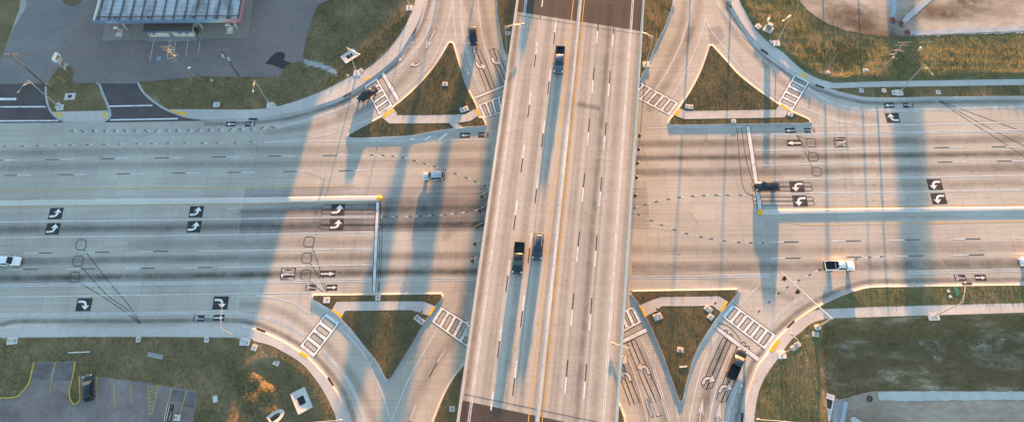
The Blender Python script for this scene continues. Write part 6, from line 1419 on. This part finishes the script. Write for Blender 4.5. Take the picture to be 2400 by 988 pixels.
GR = [(sDRV[:-1]+sNWK+[(1006, -60), (800, -60)]+LOTE[1:-1], 15, 0.10, 0.26, VZ), (sSWK+[(850, 1060), (-80, 1060), (-80, 778)], 15, 0.10, 0.26, VZ),
      (sNEK[:-8]+[(2480, 229), (2480, 66), (2400, 78), (2250, 82), (2151, 86), (2101, 88), (2034, 83), (1984, 73), (1940, 57), (1907, 37), (1880, 13), (1872, -60), (1695, -60)], 15, 0.10, 0.28, VZ),
      ([(2480, 662)]+sSEK+[(1930, 1060)]+BASIN[8:]+BASIN[0:5]+[(2480, 733)], 15, 0.10, 0.26, VZ), ([(1932, 756), (2000, 747), (2193, 741), (2480, 733), (2480, 921), (2087, 921), (2035, 922), (1990, 933), (1940, 934), (1926, 920), (1922, 860), (1922, 800)], 6, 0.10, 0.24, 'low'), (GIs, 15, 0.08, 0.2, VZ)]
for k in ISL: GR.append((ISL[k], 17, 0.07, 0.20, VZ))
for kp, rest, sd in WED: GR.append((setb(smooth(kp), sd)+rest, 12, 0.10, 0.25, VZ))
GR.append(([(1926, 758), (1946, 756), (1944, 800), (1946, 860), (1950, 920), (1936, 928), (1922, 900), (1920, 800)], 16, 0.08, 0.2, 'low'))
GR.append(([(550, 870), (600, 850), (650, 880), (665, 940), (640, 1000), (560, 1000)], 12, 0.12, 0.30, VZ))
GR.append(([(1884, -60), (1890, 10), (1912, 32), (1945, 52), (1990, 68), (2040, 78), (2101, 83), (2160, 81), (2400, 72), (2500, 68), (2500, -60)], 0.12, 0.06, 0.16, 0.19)); GR.append(([(2075, 48), (2120, 48), (2135, 80), (2090, 84)], 5, 0.15, 0.4, 0.19)); GR.append((ragged([(1876, 5), (1905, 34), (1940, 54), (1984, 70), (2034, 80), (2101, 85), (2150, 83), (2400, 74), (2500, 70), (2500, 76), (2400, 80), (2150, 88), (2101, 90), (2034, 86), (1984, 76), (1940, 60), (1905, 42), (1870, 14)], 0.2), 8, 0.10, 0.32, 0.19))
GR.append(([(985, 5), (970, 45), (945, 72), (915, 105), (880, 140), (840, 165), (790, 190), (760, 205), (770, 185), (820, 145), (880, 90), (940, 45), (975, 5)], 14, 0.15, 0.42, VZ))
GR.append(([(1880, 105), (1960, 95), (2030, 120), (2040, 150), (1960, 165), (1900, 140)], 12, 0.15, 0.40, VZ))
base_, hh = [], []
for pts, dens, h0, h1, z in GR:
    w = [(p.x, p.y) for p in GL(pts)]; xs = [p[0] for p in w]; ys = [p[1] for p in w]
    xa, xb, ya, yb = min(xs), max(xs), min(ys), max(ys); dens = dens*1.9 if dens > 5 else dens; n = int((xb-xa)*(yb-ya)*dens)
    q = np.column_stack([RNG.uniform(xa, xb, n), RNG.uniform(ya, yb, n)]); q = q[inside(q, w)]
    # clumps: thin the blades where a slow random field is low
    fld = np.sin(q[:, 0]*0.55+1.3*np.sin(q[:, 1]*0.31))+np.sin(q[:, 1]*0.62+1.7*np.sin(q[:, 0]*0.23))+0.8*np.sin(q[:, 0]*1.7+q[:, 1]*1.3)
    q = q[RNG.random(len(q)) < np.clip(0.72+0.22*fld, 0.15, 1)]
    for wp in walkpolys: q = q[~inside(q, wp)]
    if z == 'low':
        bw = [(p.x, p.y) for p in BW]; dist = np.full(len(q), 1e9)
        for (ax, ay), (bx, by) in zip(bw, bw[1:]+bw[:1]):
            l2 = (bx-ax)**2+(by-ay)**2; t = np.clip(((q[:, 0]-ax)*(bx-ax)+(q[:, 1]-ay)*(by-ay))/l2, 0, 1)
            dist = np.minimum(dist, np.hypot(q[:, 0]-ax-t*(bx-ax), q[:, 1]-ay-t*(by-ay)))
        zz = 0.13+(LOW-0.13)*np.clip(dist/4.2, 0, 1)-0.02
    else: zz = z-0.02+hillv(q[:, 0], q[:, 1])
    base_.append(np.column_stack([q, zz])); hh.append(RNG.uniform(h0, h1, len(q))*RNG.choice([0.42, 0.65, 1.25], len(q), p=[.5, .44, .06]))
base_ = np.concatenate(base_); hh = np.concatenate(hh); nT = len(base_); NBL = 4
print('tufts', nT)
V = np.zeros((nT, NBL, 3, 3)); ang = RNG.uniform(0, 2*math.pi, (nT, NBL)); lean = RNG.uniform(0.2, 1.0, (nT, NBL)); wd = RNG.uniform(0.03, 0.075, (nT, NBL))
dx, dy = np.cos(ang), np.sin(ang); px_, py_ = -dy, dx
V[:, :, 0, 0] = base_[:, None, 0]-px_*wd; V[:, :, 0, 1] = base_[:, None, 1]-py_*wd; V[:, :, 0, 2] = base_[:, None, 2]
V[:, :, 1, 0] = base_[:, None, 0]+px_*wd; V[:, :, 1, 1] = base_[:, None, 1]+py_*wd; V[:, :, 1, 2] = base_[:, None, 2]
V[:, :, 2, 0] = base_[:, None, 0]+dx*lean*hh[:, None]; V[:, :, 2, 1] = base_[:, None, 1]+dy*lean*hh[:, None]; V[:, :, 2, 2] = base_[:, None, 2]+hh[:, None]*(1.05-0.35*lean)
me = bpy.data.meshes.new('grass_blades'); nv = nT*NBL*3; nf = nT*NBL
me.vertices.add(nv); me.vertices.foreach_set('co', V.reshape(-1)); me.loops.add(nv); me.loops.foreach_set('vertex_index', np.arange(nv, dtype=np.int32))
me.polygons.add(nf); me.polygons.foreach_set('loop_start', np.arange(0, nv, 3, dtype=np.int32)); me.polygons.foreach_set('loop_total', np.full(nf, 3, dtype=np.int32)); me.update(); me.validate()
me.materials.append(M['grass']); go = bpy.data.objects.new('grass', me); link(go); tag(go, 'short dry grass on the verges and traffic islands', 'grass', kind='stuff')
# ------------------------------------------------------------------ camera, sky and sun
cam = bpy.data.cameras.new('camera'); cam.sensor_fit = 'HORIZONTAL'; cam.sensor_width = 36.0; cam.lens = FOC/2400*36.0; cam.clip_start = 1; cam.clip_end = 6000
co = bpy.data.objects.new('camera', cam); link(co); co.matrix_world = Matrix.Translation(CAM) @ ROT.to_4x4(); scene.camera = co
wd_ = bpy.data.worlds.new('World'); scene.world = wd_; wd_.use_nodes = True; nt = wd_.node_tree
sky = nt.nodes.new('ShaderNodeTexSky'); sky.sky_type = 'NISHITA'; sky.sun_disc = False; sky.sun_elevation = SUN_EL; sky.sun_rotation = math.atan2(SUN_H.x, SUN_H.y)
sky.air_density = 1.0; sky.dust_density = 0.5; sky.ozone_density = 1.6
bg = nt.nodes['Background']; nt.links.new(sky.outputs[0], bg.inputs[0]); bg.inputs[1].default_value = 0.10
sl = bpy.data.lights.new('sun', 'SUN'); sl.energy = 4.6; sl.angle = R(0.8); sl.color = (1.0, 0.45, 0.12)
so = bpy.data.objects.new('sun', sl); link(so); dirv = Vector((SUN_H.x*math.cos(SUN_EL), SUN_H.y*math.cos(SUN_EL), math.sin(SUN_EL)))
so.rotation_euler = (-dirv).to_track_quat('-Z', 'Y').to_euler()
vs_ = scene.view_settings; vs_.view_transform = 'Standard'; vs_.look = 'None'; vs_.gamma = 1; vs_.use_curve_mapping = False; vs_.exposure = 3.36
scene.cycles.max_bounces = 6; scene.cycles.transparent_max_bounces = 12; scene.cycles.use_denoising = True
